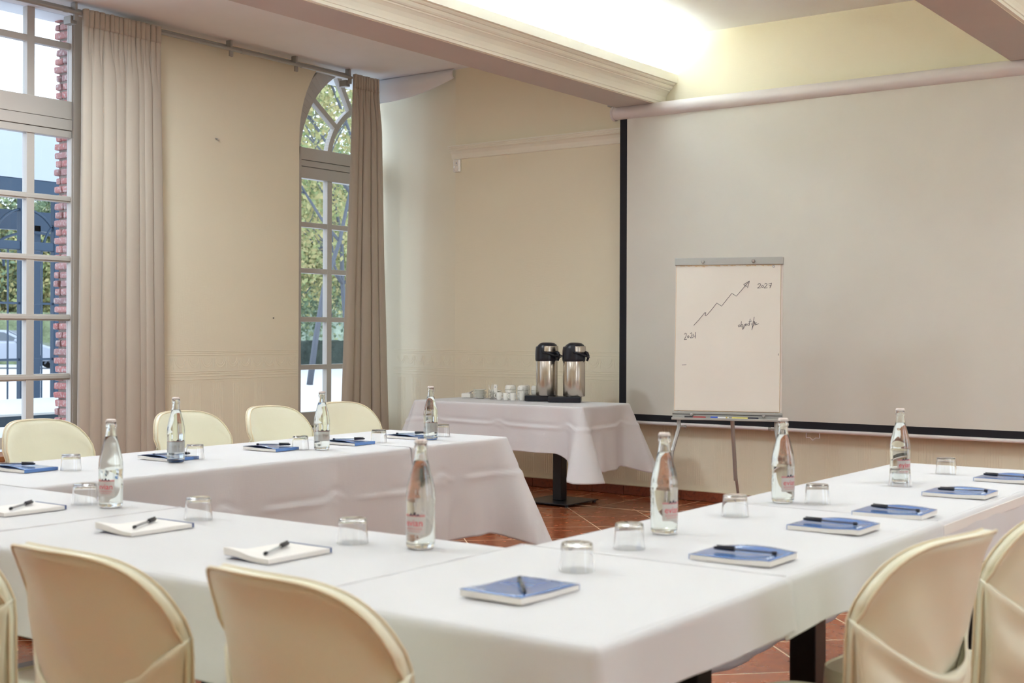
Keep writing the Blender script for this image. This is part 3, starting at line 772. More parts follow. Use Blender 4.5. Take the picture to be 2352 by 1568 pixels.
p1 = make_chair(1.3, '', ''); p2 = make_chair(4.7, '', '')
gN, gF, gR = 'beige chair backs in the foreground', 'cream covered chairs along the window side', 'covered chairs on the right'
place(p1, -1.505, 1.76, -.07, 'large beige satin-covered chair back directly in front of the corner table', gN, True)
place(p2, -1.978, 1.70, -.02, 'beige satin-covered chair, second from the left edge, near the open white notepads', gN, True)
place(p1, -2.52, 1.70, .0, 'beige satin-covered chair cut off by the bottom left corner', gN, False)
place(p2, -1.085, 2.56, PI/2-.15, 'cream covered chair tucked under the right-hand row beside the black column', gR, False)
place(p1, -1.015, 3.11, PI/2-.12, 'cream covered chair at the right edge with a wrinkled side', gR, False)
for x, y, rz, l, p in ((-4.62, 3.31, -PI/2+.04, 'cream covered chair in front of the wide curtain, leftmost of the window side', p1), (-4.62, 4.08, -PI/2-.03, 'cream covered chair against the bare wall just right of the wide curtain', p2),
                       (-4.62, 4.66, -PI/2+.02, 'cream covered chair left of the arched window', p1), (-4.62, 5.18, -PI/2-.02, 'cream covered chair in front of the narrow corner curtain', p2)):
    place(p, x, y, rz, l, gF, False)

# ================================================================== bottles
def text_mesh(s, size):
    c = bpy.data.curves.new('t', 'FONT'); c.body = s; c.size = size; c.resolution_u = 3
    o = bpy.data.objects.new('t', c); COL.objects.link(o)
    bpy.context.view_layer.update()
    dg = bpy.context.evaluated_depsgraph_get(); me = bpy.data.meshes.new_from_object(o.evaluated_get(dg))
    bpy.data.objects.remove(o); return me
def make_bottle():
    root = empty('water_bottle', (0, 0, 0), cat='bottle')
    po = [(0, .004), (.018, .003), (.026, .0), (.0305, .002), (.033, .008), (.0338, .02), (.0338, .10), (.0345, .108), (.0345, .112), (.0338, .116), (.0334, .128), (.031, .145), (.0265, .165), (.021, .185), (.0165, .203), (.0142, .216), (.0138, .226), (.0142, .229), (.0158, .230), (.0158, .236), (.0140, .238), (.0136, .241), (.0150, .242), (.0152, .248), (.0130, .2495)]
    pi_ = [(.0100, .2490), (.0105, .23), (.0108, .216), (.0135, .202), (.0182, .184), (.0236, .164), (.028, .145), (.0306, .128), (.031, .115), (.031, .02), (.029, .012), (.02, .010), (0, .012)]
    bm = BM(); lathe(bm, po+pi_, 48); link('glass_body', bm, M_glass, root, angle=60)
    bm = BM(); zs = [(r+.0003, z) for r, z in pi_ if z < .206]
    lathe(bm, [(0, .2035), (.0125, .2035)]+zs[0:0]+[(.0138, .2025)]+[(r, z) for r, z in zs if z < .2]+[], 48); link('water', bm, M_water, root, angle=60)
    bm = BM(); lathe(bm, [(0, .2520), (.0118, .2517), (.0136, .2505), (.0150, .247), (.0158, .2445)], 24); link('crown_cap', bm, M_crown, root)
    # label on the -Y side, wrapped round the body
    Rl = .0342
    def wrap(x, z, off): a = x/Rl-PI/2; return ((Rl+off)*math.cos(a), (Rl+off)*math.sin(a), z)
    bm = BM(); grid(bm, 20, 1, lambda u, v: wrap(-.027+.054*u, .035+.045*v, 0)); lab = link('label', bm, M_label, root, angle=180)
    bm = BM(); grid(bm, 16, 1, lambda u, v: wrap(-.0265+.053*u, .0765+.0045*v, .0003)); link('pink_band', bm, M_pink, lab, angle=180)
    for q, ww in ((.0500, .020), (.0470, .0205), (.0425, .016)):
        bm = BM(); n = 16
        for k in range(n):
            a = -ww+2*ww*k/n; 
            vs = [bm.verts.new(wrap(xx, zz, .0004)) for xx, zz in ((a, q-.0009), (a+2*ww/n*.72, q-.0009), (a+2*ww/n*.72, q+.0009), (a, q+.0009))]; bm.faces.new(vs)
        link('fine_print', bm, M_pink, lab, smooth=False)
    me = text_mesh('evian', .0225)
    xs_ = [v.co.x for v in me.vertices]; cx = (min(xs_)+max(xs_))/2
    for v in me.vertices: v.co = Vector(wrap((v.co.x-cx)*.95, .0545+v.co.y, .0005))
    o = bpy.data.objects.new('lettering', me); me.materials.append(M_red); COL.objects.link(o); o.parent = lab
    bm = BM()
    for pts in (((-.013, .0775), (-.0065, .086), (-.003, .0775), (-.0065, .0805)), ((-.004, .0775), (.0025, .0885), (.007, .0775), (.0025, .0815)), ((.006, .0775), (.0105, .084), (.015, .0775), (.0105, .0800))):
        bm.faces.new([bm.verts.new(wrap(a, b-.0005, .0006)) for a, b in pts])
    link('mountain_mark', bm, M_lnavy, lab, smooth=False)
    return root
BT = [(-3.979, 3.259, 170, 'faint-labelled water bottle standing in front of the curtain on the window-side row'),
      (-3.100, 2.306, 8, 'water bottle with red lettering near the left edge of the front row'),
      (-3.921, 3.998, 175, 'water bottle in front of the arched window, between two cream chairs'),
      (-3.874, 4.675, 168, 'water bottle at the end of the window-side row beside the coffee table'),
      (-1.926, 2.289, 8, 'large water bottle in the middle of the front row, in front of the creased cloth'),
      (-1.584, 2.827, 72, 'nearest water bottle on the right-hand row'),
      (-1.606, 3.588, 72, 'water bottle on the right-hand row below the flip chart corner'),
      (-1.507, 4.323, 66, 'water bottle farthest along the right-hand row, behind an upturned glass')]
bp_ = make_bottle()
for i, (x, y, a, l) in enumerate(BT):
    b = bp_ if i == 0 else copy_tree(bp_)
    b.location = (x, y, tz(x, y)); b['label'] = l; b['group'] = 'glass water bottles on the tables'
    # azimuth of the label: offset (degrees) from facing the camera
    az = math.atan2(-y, -x)+PI/2
    off = {8: -28, 72: 38, 66: 30}.get(a, a)
    b.rotation_euler = (0, 0, az+math.radians(off))
# tumblers
bm = BM()
lathe(bm, [(0, .058), (.030, .058), (.0322, .0568), (.0330, .054), (.0340, .04), (.0362, .012), (.0375, .0), (.0360, .0), (.0346, .012), (.0324, .04), (.0316, .052), (.0300, .0540), (.012, .0546), (0, .0546)], 48)
GL = [(-4.05, 2.84, 'upturned tumbler right of the leftmost closed blue notepad'), (-3.223, 2.307, 'upturned tumbler just left of the front-left water bottle'),
      (-2.699, 2.287, 'upturned tumbler between two open white notepads'), (-4.03, 3.396, 'upturned tumbler touching the bottle in front of the curtain'),
      (-4.008, 3.956, 'upturned tumbler left of the bottle in front of the arched window'), (-3.967, 4.415, 'upturned tumbler on the window-side row between the two farthest bottles'),
      (-3.961, 4.87, 'upturned tumbler at the far end of the window-side row'), (-2.102, 2.248, 'upturned tumbler left of the large middle bottle'),
      (-1.472, 2.257, 'nearest upturned tumbler, behind the closest blue notepad'), (-1.539, 2.582, 'upturned tumbler left of the nearest bottle on the right row'),
      (-1.58, 3.216, 'upturned tumbler between the two nearer bottles on the right row'), (-1.512, 3.623, 'upturned tumbler right of the bottle below the flip chart'),
      (-1.472, 4.223, 'upturned tumbler in front of the farthest right-hand bottle'), (-1.469, 4.70, 'upturned tumbler farthest along the right-hand row'),
      (-3.80, 2.352, 'upturned tumbler cut off at the left edge of the front row')]
g0 = link('tumbler', bm, M_tumb, angle=50)
for i, (x, y, l) in enumerate(GL):
    g = g0 if i == 0 else g0.copy()
    if i: COL.objects.link(g)
    g.location = (x, y, tz(x, y)); tag(g, l, 'glass', 'upturned tumblers on the tables')

# ================================================================== note pads and pens
def make_pad(kind):
    """local: long axis Y (-.096..+.096), short X; binding at +Y"""
    hx, hy, H = .071, .096, .011
    root = empty('notepad', (0, 0, 0), cat='notepad')
    def curl(x, y):
        if kind == 'open': return .010*sm((-y-.02)/.08)*sm((-x+.05)/.12)*1.3
        return .004*sm((-y)/.09)
    bm = BM(); N = 12
    def pg(u, v): x, y = -hx+2*hx*u, -hy+2*hy*v; return (x, y, H+curl(x, y))
    T = grid(bm, N, N, pg); Bt = grid(bm, N, N, lambda u, v: (-hx+2*hx*u, -hy+2*hy*v, .0008+curl(-hx+2*hx*u, -hy+2*hy*v)*.55))
    for rng in ([(i, 0) for i in range(N+1)], [(i, N) for i in range(N+1)], [(0, j) for j in range(N+1)], [(N, j) for j in range(N+1)]):
        for a, b in zip(rng, rng[1:]): bm.faces.new((T[a[0]][a[1]], T[b[0]][b[1]], Bt[b[0]][b[1]], Bt[a[0]][a[1]]))
    link('page_block', bm, M_page, root, angle=40)
    if kind == 'open':
        bm = BM(); box(bm, -hx-.0005, hx+.0005, hy-.004, hy+.0012, .0008, H+.0012); link('binding', bm, M_dblue, root, smooth=False)
        bm = BM(); grid(bm, N, N, lambda u, v: (-hx+2*hx*u, -hy+2*hy*v, .0004+curl(-hx+2*hx*u, -hy+2*hy*v)*.5)); link('back_cover', bm, M_dblue, root, angle=180)
    else:
        def cv(u, v):
            x, y = (-hx-.0006)+(2*hx+.0012)*u, (-hy-.0006)+(2*hy+.0012)*v
            return (x, y, H+.0012+curl(x, y)+.010*sm((u-.62)/.38)*math.sin(PI*v)**1.3*(1 if kind == 'curl' else .25))
        bm = BM(); grid(bm, 14, 14, cv); link('cover', bm, M_blue, root, solid=.0006, angle=180)
        bm = BM(); box(bm, -hx-.0005, hx+.0005, hy, hy+.0012, .0008, H+.001); link('binding', bm, M_blue, root, smooth=False)
        bm = BM()
        for k in range(5):
            a = -.058+k*.0075
            tube(bm, [(a, -.085, H+.0026+curl(a, -.085)), (a+.005, -.081+.002*(k % 2), H+.0026+curl(a, -.08))], .0012, 4)
        lg = link('white_logo', bm, M_logo, root)
    return root
def make_pen():
    root = empty('ballpoint_pen', (0, 0, 0), cat='pen')
    X = lambda prof, n=12: (lambda bm: (lathe(bm, prof, n, M=Matrix.Rotation(PI/2, 4, 'Y')), bm)[1])(BM())
    link('barrel', X([(0, -.070), (.0041, -.070), (.0041, .030), (.0030, .030)], 6), M_clearp, root, smooth=False)
    link('ink_refill', X([(0, -.062), (.0016, -.062), (.0016, .03), (0, .03)], 8), M_cap, root)
    link('end_plug', X([(0, -.074), (.0036, -.0735), (.0044, -.072), (.0044, -.064), (.0036, -.063), (0, -.063)], 12), M_cap, root)
    cap = link('cap', X([(0, .073), (.0028, .0725), (.0045, .066), (.0052, .028), (.0050, .024), (0, .024)], 14), M_cap, root)
    bm = BM(); box(bm, .022, .066, -.0016, .0016, .0052, .0068); link('clip', bm, M_cap, cap, smooth=False)
    return root
pads = {k: make_pad(k) for k in ('flat', 'curl', 'open')}; used = {}
pen0 = make_pen(); penused = False
# corner coordinates measured in the room: (left, top, right, bottom)
def quadcenter(q): return sum(p[0] for p in q)/4, sum(p[1] for p in q)/4
PD = [('flat', -1.424, 1.987, 0, (-1.464, 2.039), (-1.371, 1.926), 'closed blue notepad nearest the camera on the corner table', 'pen pointing away on the nearest closed blue notepad'),
      ('open', -3.225, 2.100, 0, (-3.171, 2.028), (-3.261, 2.165), 'open white notepad at the left edge of the front row', 'pen on the open white notepad at the left edge'),
      ('open', -2.658, 2.080, 0, (-2.610, 2.003), (-2.697, 2.151), 'open white notepad beyond the second beige chair', 'pen on the open white notepad beyond the second beige chair'),
      ('open', -2.113, 2.018, 0, (-2.075, 1.941), (-2.141, 2.078), 'open white notepad left of the large middle bottle', 'pen on the open white notepad left of the large middle bottle'),
      ('curl', -1.258, 2.602, PI/2, (-1.184, 2.608), (-1.325, 2.596), 'closed blue notepad, second nearest on the right side', 'black-capped pen on the second nearest blue notepad of the right side'),
      ('curl', -1.268, 3.145, PI/2, (-1.203, 3.141), (-1.352, 3.145), 'closed blue notepad just before the cloth seam on the right-hand row', 'black-capped pen on the blue notepad just before the cloth seam'),
      ('curl', -1.240, 3.515, PI/2+.02, (-1.165, 3.505), (-1.315, 3.528), 'closed blue notepad just past the cloth seam on the right-hand row', 'black-capped pen on the blue notepad just past the cloth seam'),
      ('curl', -1.230, 4.075, PI/2, (-1.150, 4.085), (-1.290, 4.045), 'closed blue notepad, second farthest on the right-hand row', 'black-capped pen on the second farthest right-hand notepad'),
      ('curl', -1.222, 4.590, PI/2, (-1.155, 4.563), (-1.300, 4.573), 'closed blue notepad cut off by the right edge', 'black-capped pen on the blue notepad cut off by the right edge'),
      ('curl', -4.180, 2.735, -PI/2+.06, (-4.290, 2.690), (-4.175, 2.775), 'blue notepad with visible spine at the left end of the window-side row', 'black-capped pen on the leftmost blue notepad of the window-side row'),
      ('curl', -4.100, 3.320, -PI/2+.05, (-4.130, 3.270), (-4.060, 3.395), 'closed blue notepad behind the bottle in front of the curtain', 'pen on the notepad behind the bottle in front of the curtain'),
      ('curl', -4.090, 3.860, -PI/2+.06, (-4.162, 3.847), (-4.049, 3.936), 'closed blue notepad left of the tumbler below the bare wall', 'black-capped pen on the notepad below the bare wall'),
      ('curl', -4.030, 4.280, -PI/2+.06, (-4.097, 4.250), (-4.004, 4.360), 'closed blue notepad below the arched window', 'black-capped pen on the notepad below the arched window'),
      ('curl', -4.010, 4.690, -PI/2+.06, (-4.073, 4.660), (-4.006, 4.785), 'closed blue notepad farthest along the window-side row', 'black-capped pen on the farthest window-side notepad')]
for kind, x, y, rz, a, b, lp, ln in PD:
    p = pads[kind] if not used.get(kind) else copy_tree(pads[kind]); used[kind] = True
    p.location = (x, y, tz(x, y)); p.rotation_euler = (0, 0, rz); p['label'] = lp; p['group'] = 'notepads laid out on the tables'; p['category'] = 'notepad'
    q = pen0 if not penused else copy_tree(pen0); penused = True
    c = ((a[0]+b[0])/2, (a[1]+b[1])/2)
    q.location = (c[0], c[1], tz(x, y)+.0123+.0045+(.0035 if kind == 'curl' else .001)); q.rotation_euler = (0, 0, math.atan2(b[1]-a[1], b[0]-a[0]))
    q['label'] = ln; q['group'] = 'ballpoint pens on the notepads'; q['category'] = 'pen'

# ================================================================== coffee table things
def airpot(x, y, label, dz, first=None):
    root = empty('coffee_flask', (x, y, TZ+.045), dz, label, 'coffee flask', 'pump flasks on the coffee table')
    bm = BM(); lathe(bm, [(0, 0), (.079, 0), (.082, .006), (.082, .262), (.078, .270), (0, .270)], 48); link('steel_body', bm, M_steel, root)
    # head: rounded, with slanted left shoulder
    def head(u, v):
        a = u*2*PI; prof = [(.083, .258), (.086, .268), (.086, .30), (.085, .335), (.082, .360), (.074, .380), (.058, .392), (.03, .397), (.0001, .398)]
        t = v*(len(prof)-1); i = min(int(t), len(prof)-2); f = t-i
        r = prof[i][0]*(1-f)+prof[i+1][0]*f; z = prof[i][1]*(1-f)+prof[i+1][1]*f
        sq = (abs(math.cos(a))**3+abs(math.sin(a))**3)**(-1/3) if v > .1 else 1
        xx = r*math.cos(a)*(1+.06*(sq-1)); yy = r*math.sin(a)*(1+.06*(sq-1))
        return (xx-.002, yy, z-(.018*sm((-xx-.02)/.06) if v > .55 else 0))
    bm = BM(); grid(bm, 48, 24, head); bmesh.ops.remove_doubles(bm, verts=bm.verts[:], dist=.0005); link('pump_head', bm, M_cap, root, angle=180)
    bm = BM(); NA = 20
    grid(bm, NA, 6, lambda u, v: ((.0885-.004*v**2)*math.cos(math.radians(-78+96*u)), (.0885-.004*v**2)*math.sin(math.radians(-78+96*u)), .325+.047*v))
    link('steel_band', bm, M_steel, root, solid=.002, angle=180)
    bm = BM(); tube(bm, [(.080, -.01, .325), (.098, -.012, .318), (.106, -.014, .300), (.104, -.014, .280), (.097, -.014, .262)], [.014, .013, .011, .009, .008], 10); link('pouring_spout', bm, M_cap, root, angle=180)
    bm = BM(); tube(bm, [(.0, -.088, .33), (.06, -.094, .315), (.10, -.06, .295), (.112, 0, .288), (.10, .06, .295), (.0, .088, .33)], .006, 8); link('carry_handle', bm, M_cap, root, angle=180)
    return root
airpot(-5.470, 7.965, 'left of the two steel pump coffee flasks with black heads', .15)
airpot(-5.232, 7.975, 'right of the two steel pump coffee flasks with black heads', .45)
for x, y, l in ((-5.505, 7.955, 'black drip tray under the left coffee flask'), (-5.270, 7.920, 'black drip tray under the right coffee flask')):
    root = empty('drip_tray', (x, y, TZ+.003), math.radians(30), l, 'drip tray', 'drip trays under the coffee flasks')
    z0 = 0 if x < -5.4 else 0
    bm = BM(); box(bm, -.125, .115, -.075, .075, .001, .041); link('tray_body', bm, M_cap, root, smooth=False, bevel=.004)
    bm = BM()
    for k in range(8): box(bm, -.118+k*.012, -.114+k*.012, -.065, .065, .041, .0425)
    link('drip_grid', bm, M_bmetal, root, smooth=False)
# saucers
bm = BM(); lathe(bm, [(0, .004), (.024, .003), (.028, 0), (.032, .003), (.050, .010), (.054, .0125), (.0545, .014), (.052, .0135), (.030, .0065), (0, .006)], 40); s0 = link('saucer', bm, M_china, angle=60)
cnt = 0
for (x, y, n, l) in ((-6.097, 7.955, 6, 'white saucer in the front saucer stack on the coffee table'), (-6.03, 8.06, 5, 'white saucer in the rear saucer stack, behind the sugar glass')):
    for k in range(n):
        s = s0 if cnt == 0 else s0.copy()
        if cnt: COL.objects.link(s)
        cnt += 1
        pos = ['lowest of the stack', 'second from the bottom', 'third from the bottom', 'fourth from the bottom', 'fifth from the bottom', 'topmost of the stack'][k]
        if n == 5 and k == 4: pos = 'topmost of the stack'
        s.location = (x+.001*math.sin(k*5), y, TZ+.003+k*.0112); tag(s, l+', '+pos, 'saucer', 'saucers on the coffee table')
# small white sugar tray
root = empty('sugar_dish', (-6.235, 7.975, TZ+.003), .2, 'small low white dish left of the saucer stack', 'dish')
bm = BM(); box(bm, -.040, .040, -.028, .028, .0, .006); 
for a in ((-.040, -.036, -.028, .028), (.036, .040, -.028, .028), (-.036, .036, -.028, -.024), (-.036, .036, .024, .028)): box(bm, a[0], a[1], a[2], a[3], .006, .034)
link('dish_body', bm, M_china, root, smooth=False, bevel=.002)
bm = BM(); 
for k in range(4): box(bm, -.03+k*.015, -.018+k*.015, -.018, .018, .008, .036+.002*k)
link('sachets', bm, M_page, root, smooth=False, bevel=.001)
# dark spoon leaning on saucers
bm = BM(); tube(bm, [(-6.205, 7.96, TZ+.036), (-6.175, 7.955, TZ+.052), (-6.155, 7.95, TZ+.060)], [.003, .004, .003], 6)
tag(link('coffee_spoon', bm, M_rod), 'dark spoon leaning between the low dish and the saucer stack', 'spoon')
# sugar stick glass
root = empty('stick_holder', (-5.955, 7.925, TZ+.003), 0, 'clear glass holding white sugar sticks and stirrers', 'glass')
bm = BM(); lathe(bm, [(0, 0), (.022, 0), (.025, .002), (.028, .065), (.0265, .065), (.0235, .005), (0, .005)], 32); link('glass_cup', bm, M_tumb, root)
rnd = random.Random(3)
for k in range(9):
    a = rnd.uniform(0, 2*PI); t = rnd.uniform(.012, .03)
    bm = BM(); dx, dy = math.cos(a)*t, math.sin(a)*t; h = rnd.uniform(.085, .118)
    tube(bm, [(-dx*.4, -dy*.4, .008), (dx*.4, dy*.4, .06), (dx*1.15, dy*1.15, h)], .0032, 5, flat=.5)
    link('sugar_stick', bm, M_china, root, smooth=False)
bm = BM(); box(bm, .018, .05, -.004, .004, .05, .112); box(bm, .030, .036, -.0045, -.004, .090, .096, 1); link('sachet', bm, [M_china, M_dblue], root, smooth=False)
# espresso cups
def cup(name, r, h, handle, label, group):
    root = empty(name, (0, 0, 0), 0, label, 'cup', group)
    bm = BM(); lathe(bm, [(0, .001), (r*.76, 0), (r*.80, .003), (r*.96, h*.28), (r, h*.75), (r, h), (r-.002, h), (r-.0025, h*.75), (r*.88, h*.35), (r*.68, .006), (0, .006)], 36); link('cup_body', bm, M_china, root, angle=60)
    bm = BM(); tube(bm, [(-r*.92, -.0, h*.78), (-r-.010, 0, h*.82), (-r-.016, 0, h*.6), (-r-.010, 0, h*.34), (-r*.86, 0, h*.26)], .0032, 8); link('handle', bm, M_china, root, angle=180)
    return root
c0 = cup('espresso_cup', .024, .056, 1, '', '')
for i, (x, y, l) in enumerate(((-5.835, 7.860, 'small white cup, leftmost of the front row'), (-5.768, 7.855, 'small white cup, second in the front row'), (-5.700, 7.850, 'small white cup, third in the front row'), (-5.655, 7.905, 'small white cup half hidden behind the front row'))):
    c = c0 if i == 0 else copy_tree(c0); c.location = (x, y, TZ+.003); c.rotation_euler = (0, 0, .75); c['label'] = l+' on the coffee table'; c['group'] = 'espresso cups on the coffee table'
b0 = cup('tea_cup', .043, .035, 1, '', ''); first = True
STK = [(-5.855, 8.03, 3, 'left stack'), (-5.705, 7.985, 3, 'front middle stack'), (-5.625, 8.055, 3, 'right stack'), (-5.76, 8.085, 3, 'rear middle stack')]
for x, y, n, w in STK:
    for k in range(n):
        c = b0 if first else copy_tree(b0); first = False
        if k == n-1: c.rotation_euler = (PI, 0, 0); c.location = (x, y, TZ+.003+.0352*k+.037)
        else: c.rotation_euler = (0, 0, .6); c.location = (x, y, TZ+.003+.0352*k)
        if k == n-1: c.rotation_euler = (PI, 0, 2.2)
        else: c.rotation_euler = (0, 0, 2.2)
        c['label'] = 'white tea cup, %s in the %s left of the flasks' % (('lowest', 'middle one', 'upturned top one')[k], w); c['group'] = 'stacked tea cups on the coffee table'; c['category'] = 'cup'

# ================================================================== flip chart
fx, fy, frz = -3.745, 7.50, math.radians(19)
root = empty('flip_chart', (fx, fy, 0), frz, 'aluminium tripod flip chart with a hand-drawn rising arrow in front of the screen', 'flip chart')
TILT = math.radians(4)
bz0, bz1 = .700, 1.755; Hb = bz1-bz0
TM = Matrix.Translation((0, 0, bz0)) @ Matrix.Rotation(-TILT, 4, 'X')     # board plane: local x, z up; front = -Y
def BL(name, bm, m, **k):
    bm.transform(TM); return link(name, bm, m, root, **k)
hw = .345
bm = BM(); box(bm, -hw, hw, 0, .018, .02, Hb); BL('board', bm, M_page, smooth=False)
bm = BM(); box(bm, -hw+.004, hw-.012, -.010, -.0006, .058, Hb-.045); BL('paper_edges', bm, M_edgep, smooth=False)
def paper(u, v):
    x = -hw+.007+(2*hw-.020)*u; z = .062+(Hb-.045-.062)*v
    return (x, -.0120-.0018*nz3(x*5, z*4, 2)-.003*sm((.15-v)/.15)*(.5+.5*math.sin(x*9)), z)
bm = BM(); grid(bm, 30, 40, paper); pap = BL('top_sheet', bm, M_paper, angle=180)
# torn remains at the top
bm = BM(); rnd = random.Random(9); n = 40
for k in range(n):
    x = -hw+.01+(2*hw-.03)*k/n; h = .006+.012*abs(nz3(k*.35, 1, 1))*2
    vs = [bm.verts.new(p) for p in ((x, -.0145, Hb-.045), (x+.018, -.0145, Hb-.045), (x+.017, -.016, Hb-.045-h), (x+.002, -.0155, Hb-.045-h*.8))]; bm.faces.new(vs)
BL('torn_strips', bm, M_edgep, smooth=False)
bm = BM(); box(bm, -hw-.004, hw+.004, -.022, .02, Hb-.048, Hb); BL('clamp_bar', bm, M_alu, smooth=False, bevel=.003)
bm = BM(); box(bm, -hw-.006, hw+.006, -.018, .02, 0, .056); box(bm, -hw-.006, hw+.006, -.05, -.018, 0, .006); box(bm, -hw-.006, hw+.006, -.052, -.048, 0, .016); BL('pen_tray', bm, M_alu, smooth=False, bevel=.002)
bm = BM(); box(bm, -hw-.006, hw+.006, -.0195, -.018, .036, .040); BL('tray_groove', bm, M_bmetal, smooth=False)
for x, z in ((-.165, Hb-.026), (.160, Hb-.026), (-.225, .034), (.235, .034)):
    bm = BM(); lathe(bm, [(0, .016), (.008, .016), (.012, .012), (.012, .004), (.007, 0)], 6, M=Matrix.Translation((x, -.019, z)) @ Matrix.Rotation(PI/2, 4, 'X')); BL('clamp_knob', bm, M_rod, smooth=False)
for sx in (-1, 1):
    bm = BM(); x = sx*.315
    tube(bm, [(x, .012, bz0+.06), (x-sx*.004, .005, bz0-.05), (x+sx*.03, -.05, .50)], .013, 8); tube(bm, [(x+sx*.024, -.04, .54), (x+sx*.075, -.13, .02)], .0095, 8)
    lg = link('leg', bm, M_rod, root)
    bm = BM(); lathe(bm, [(0, 0), (.012, 0), (.014, .02), (.009, .03), (0, .03)], 12, c=(x+sx*.075, -.13, 0)); link('rubber_foot', bm, M_cap, lg)
    bm = BM(); tube(bm, [(x-sx*.01, -.0, bz0-.045), (x-sx*.04, -.0, bz0-.045)], .005, 8); lathe(bm, [(0, -.008), (.012, -.008), (.012, .008), (0, .008)], 8, M=Matrix.Translation((x-sx*.045, 0, bz0-.045)) @ Matrix.Rotation(PI/2, 4, 'Y')); link('wing_screw', bm, M_rod, lg)
bm = BM(); tube(bm, [(.03, .075, 1.3), (.03, .045, bz0-.02), (.035, .18, .30)], .013, 8); tube(bm, [(.035, .16, .36), (.05, .36, .02)], .0095, 8); lg = link('leg', bm, M_rod, root)
bm = BM(); lathe(bm, [(0, 0), (.012, 0), (.014, .02), (.009, .03), (0, .03)], 12, c=(.05, .36, 0)); link('rubber_foot', bm, M_cap, lg)
# handwriting: strokes in a drawing frame (from the sheet), mapped on the sheet
strokes = [[(302,495),(333,460),(365,420),(373,417),(369,436),(378,434),(405,402),(437,360),(465,379),(495,340),(524,302),(550,320),(575,290),(602,258),(624,230)],
 [(592,250),(626,229),(614,270)], [(592,250),(598,257),(612,262)],
 [(673,253),(680,245),(688,246),(690,254),(682,264),(671,273),(692,271)], [(700,256),(695,262),(699,270),(706,267),(706,258),(700,256)], [(712,251),(719,244),(727,248),(724,258),(708,273),(729,271)], [(735,249),(753,243),(748,258),(743,273)], [(737,259),(752,257)],
 [(248,549),(254,541),(260,545),(258,560),(247,581),(263,579)], [(270,557),(266,564),(270,570),(276,566),(275,558),(270,557)], [(282,546),(290,538),(294,548),(289,561),(283,571),(301,568)], [(301,546),(299,560),(314,558)], [(314,535),(314,573)],
 [(568,491),(562,498),(567,504),(574,500),(574,492),(568,491)], [(582,470),(578,502),(588,503),(592,494),(586,489),(580,494)], [(599,488),(597,508),(590,519),(586,512),(600,498)], [(604,494),(612,488),(608,484),(603,490),(606,498),(614,496)], [(626,483),(618,486),(618,494),(628,493)], [(631,455),(628,494)], [(622,474),(641,468)], [(642,480),(641,493)],
 [(655,444),(652,465),(643,521),(648,500),(661,480),(655,470),(648,476)], [(669,477),(663,482),(668,488),(659,492),(683,484)],
 [(236,733),(262,731)], [(797,660),(795,672)], [(657,470),(655,485)]]
def wm(x, y):
    return ((x-503)/313*hw, Hb*(1-(y-88)/(1062-88)))
bm = BM()
for st in strokes:
    P = []
    for (a, b), (c, d) in zip(st, st[1:]):
        for k in range(4): P.append((a+(c-a)*k/4, b+(d-b)*k/4))
    P.append(st[-1]); pts = []
    for a, b in P:
        x, z = wm(a, b); u = (x+hw-.007)/(2*hw-.020); v = (z-.062)/(Hb-.107); q = paper(u, v); pts.append((q[0], q[1]-.0006, q[2]))
    tube(bm, pts, .0013, 4)
bm.transform(TM); link('handwriting', bm, M_ink, pap, smooth=False)
bm = BM(); pts = []
for a, b in ((757,144),(761,150),(766,150),(770,143)): x, z = wm(a, b); pts.append((x, -.0135, z))
tube(bm, pts, .0012, 4); tube(bm, [(pts[0][0], -.0135, pts[0][2]+.006), (pts[3][0], -.0135, pts[3][2]+.006)], .001, 4); bm.transform(TM); link('blue_doodle', bm, M_dblue, pap, smooth=False)
# markers lying in the tray
MK = [(-.195, .13, 'black and red marker in the flip chart tray', (.01,.01,.012), (.35,.03,.03), True), (-.038, .11, 'blue and white marker in the middle of the flip chart tray', (.03,.10,.55), (.75,.75,.76), True), (.115, .16, 'yellow marker with black cap in the flip chart tray', (.01,.01,.03), (.75,.66,.16), False)]
for x, L_, lab, c1, c2, capleft in MK:
    w = (Matrix.Translation((fx, fy, 0)) @ Matrix.Rotation(frz, 4, 'Z') @ TM) @ Vector((x, -.034, .016))
    r = empty('marker_pen', w, frz, lab, 'marker pen', 'marker pens in the flip chart tray')
    m1 = mat('marker_cap', c1, .4); m2 = mat('marker_barrel', c2, .5); s = -1 if capleft else 1
    R = Matrix.Rotation(PI/2, 4, 'Y')
    bm = BM(); lathe(bm, [(0, -L_/2), (.0085, -L_/2+.002), (.0085, L_/2-.002), (0, L_/2)], 16, M=R); link('barrel', bm, m2, r)
    bm = BM(); a, b = sorted((s*L_*.14, s*L_*.56)); lathe(bm, [(0, a), (.0095, a), (.0095, b-.004 if s > 0 else b), (.006, b), (0, b)], 16, M=R); link('cap', bm, m1, r)
    if 'blue' in lab:
        bm = BM(); lathe(bm, [(.0088, .036), (.0088, .046)], 16, M=R); link('gold_ring', bm, mat('marker_gold', (.6, .45, .08), .4), r)

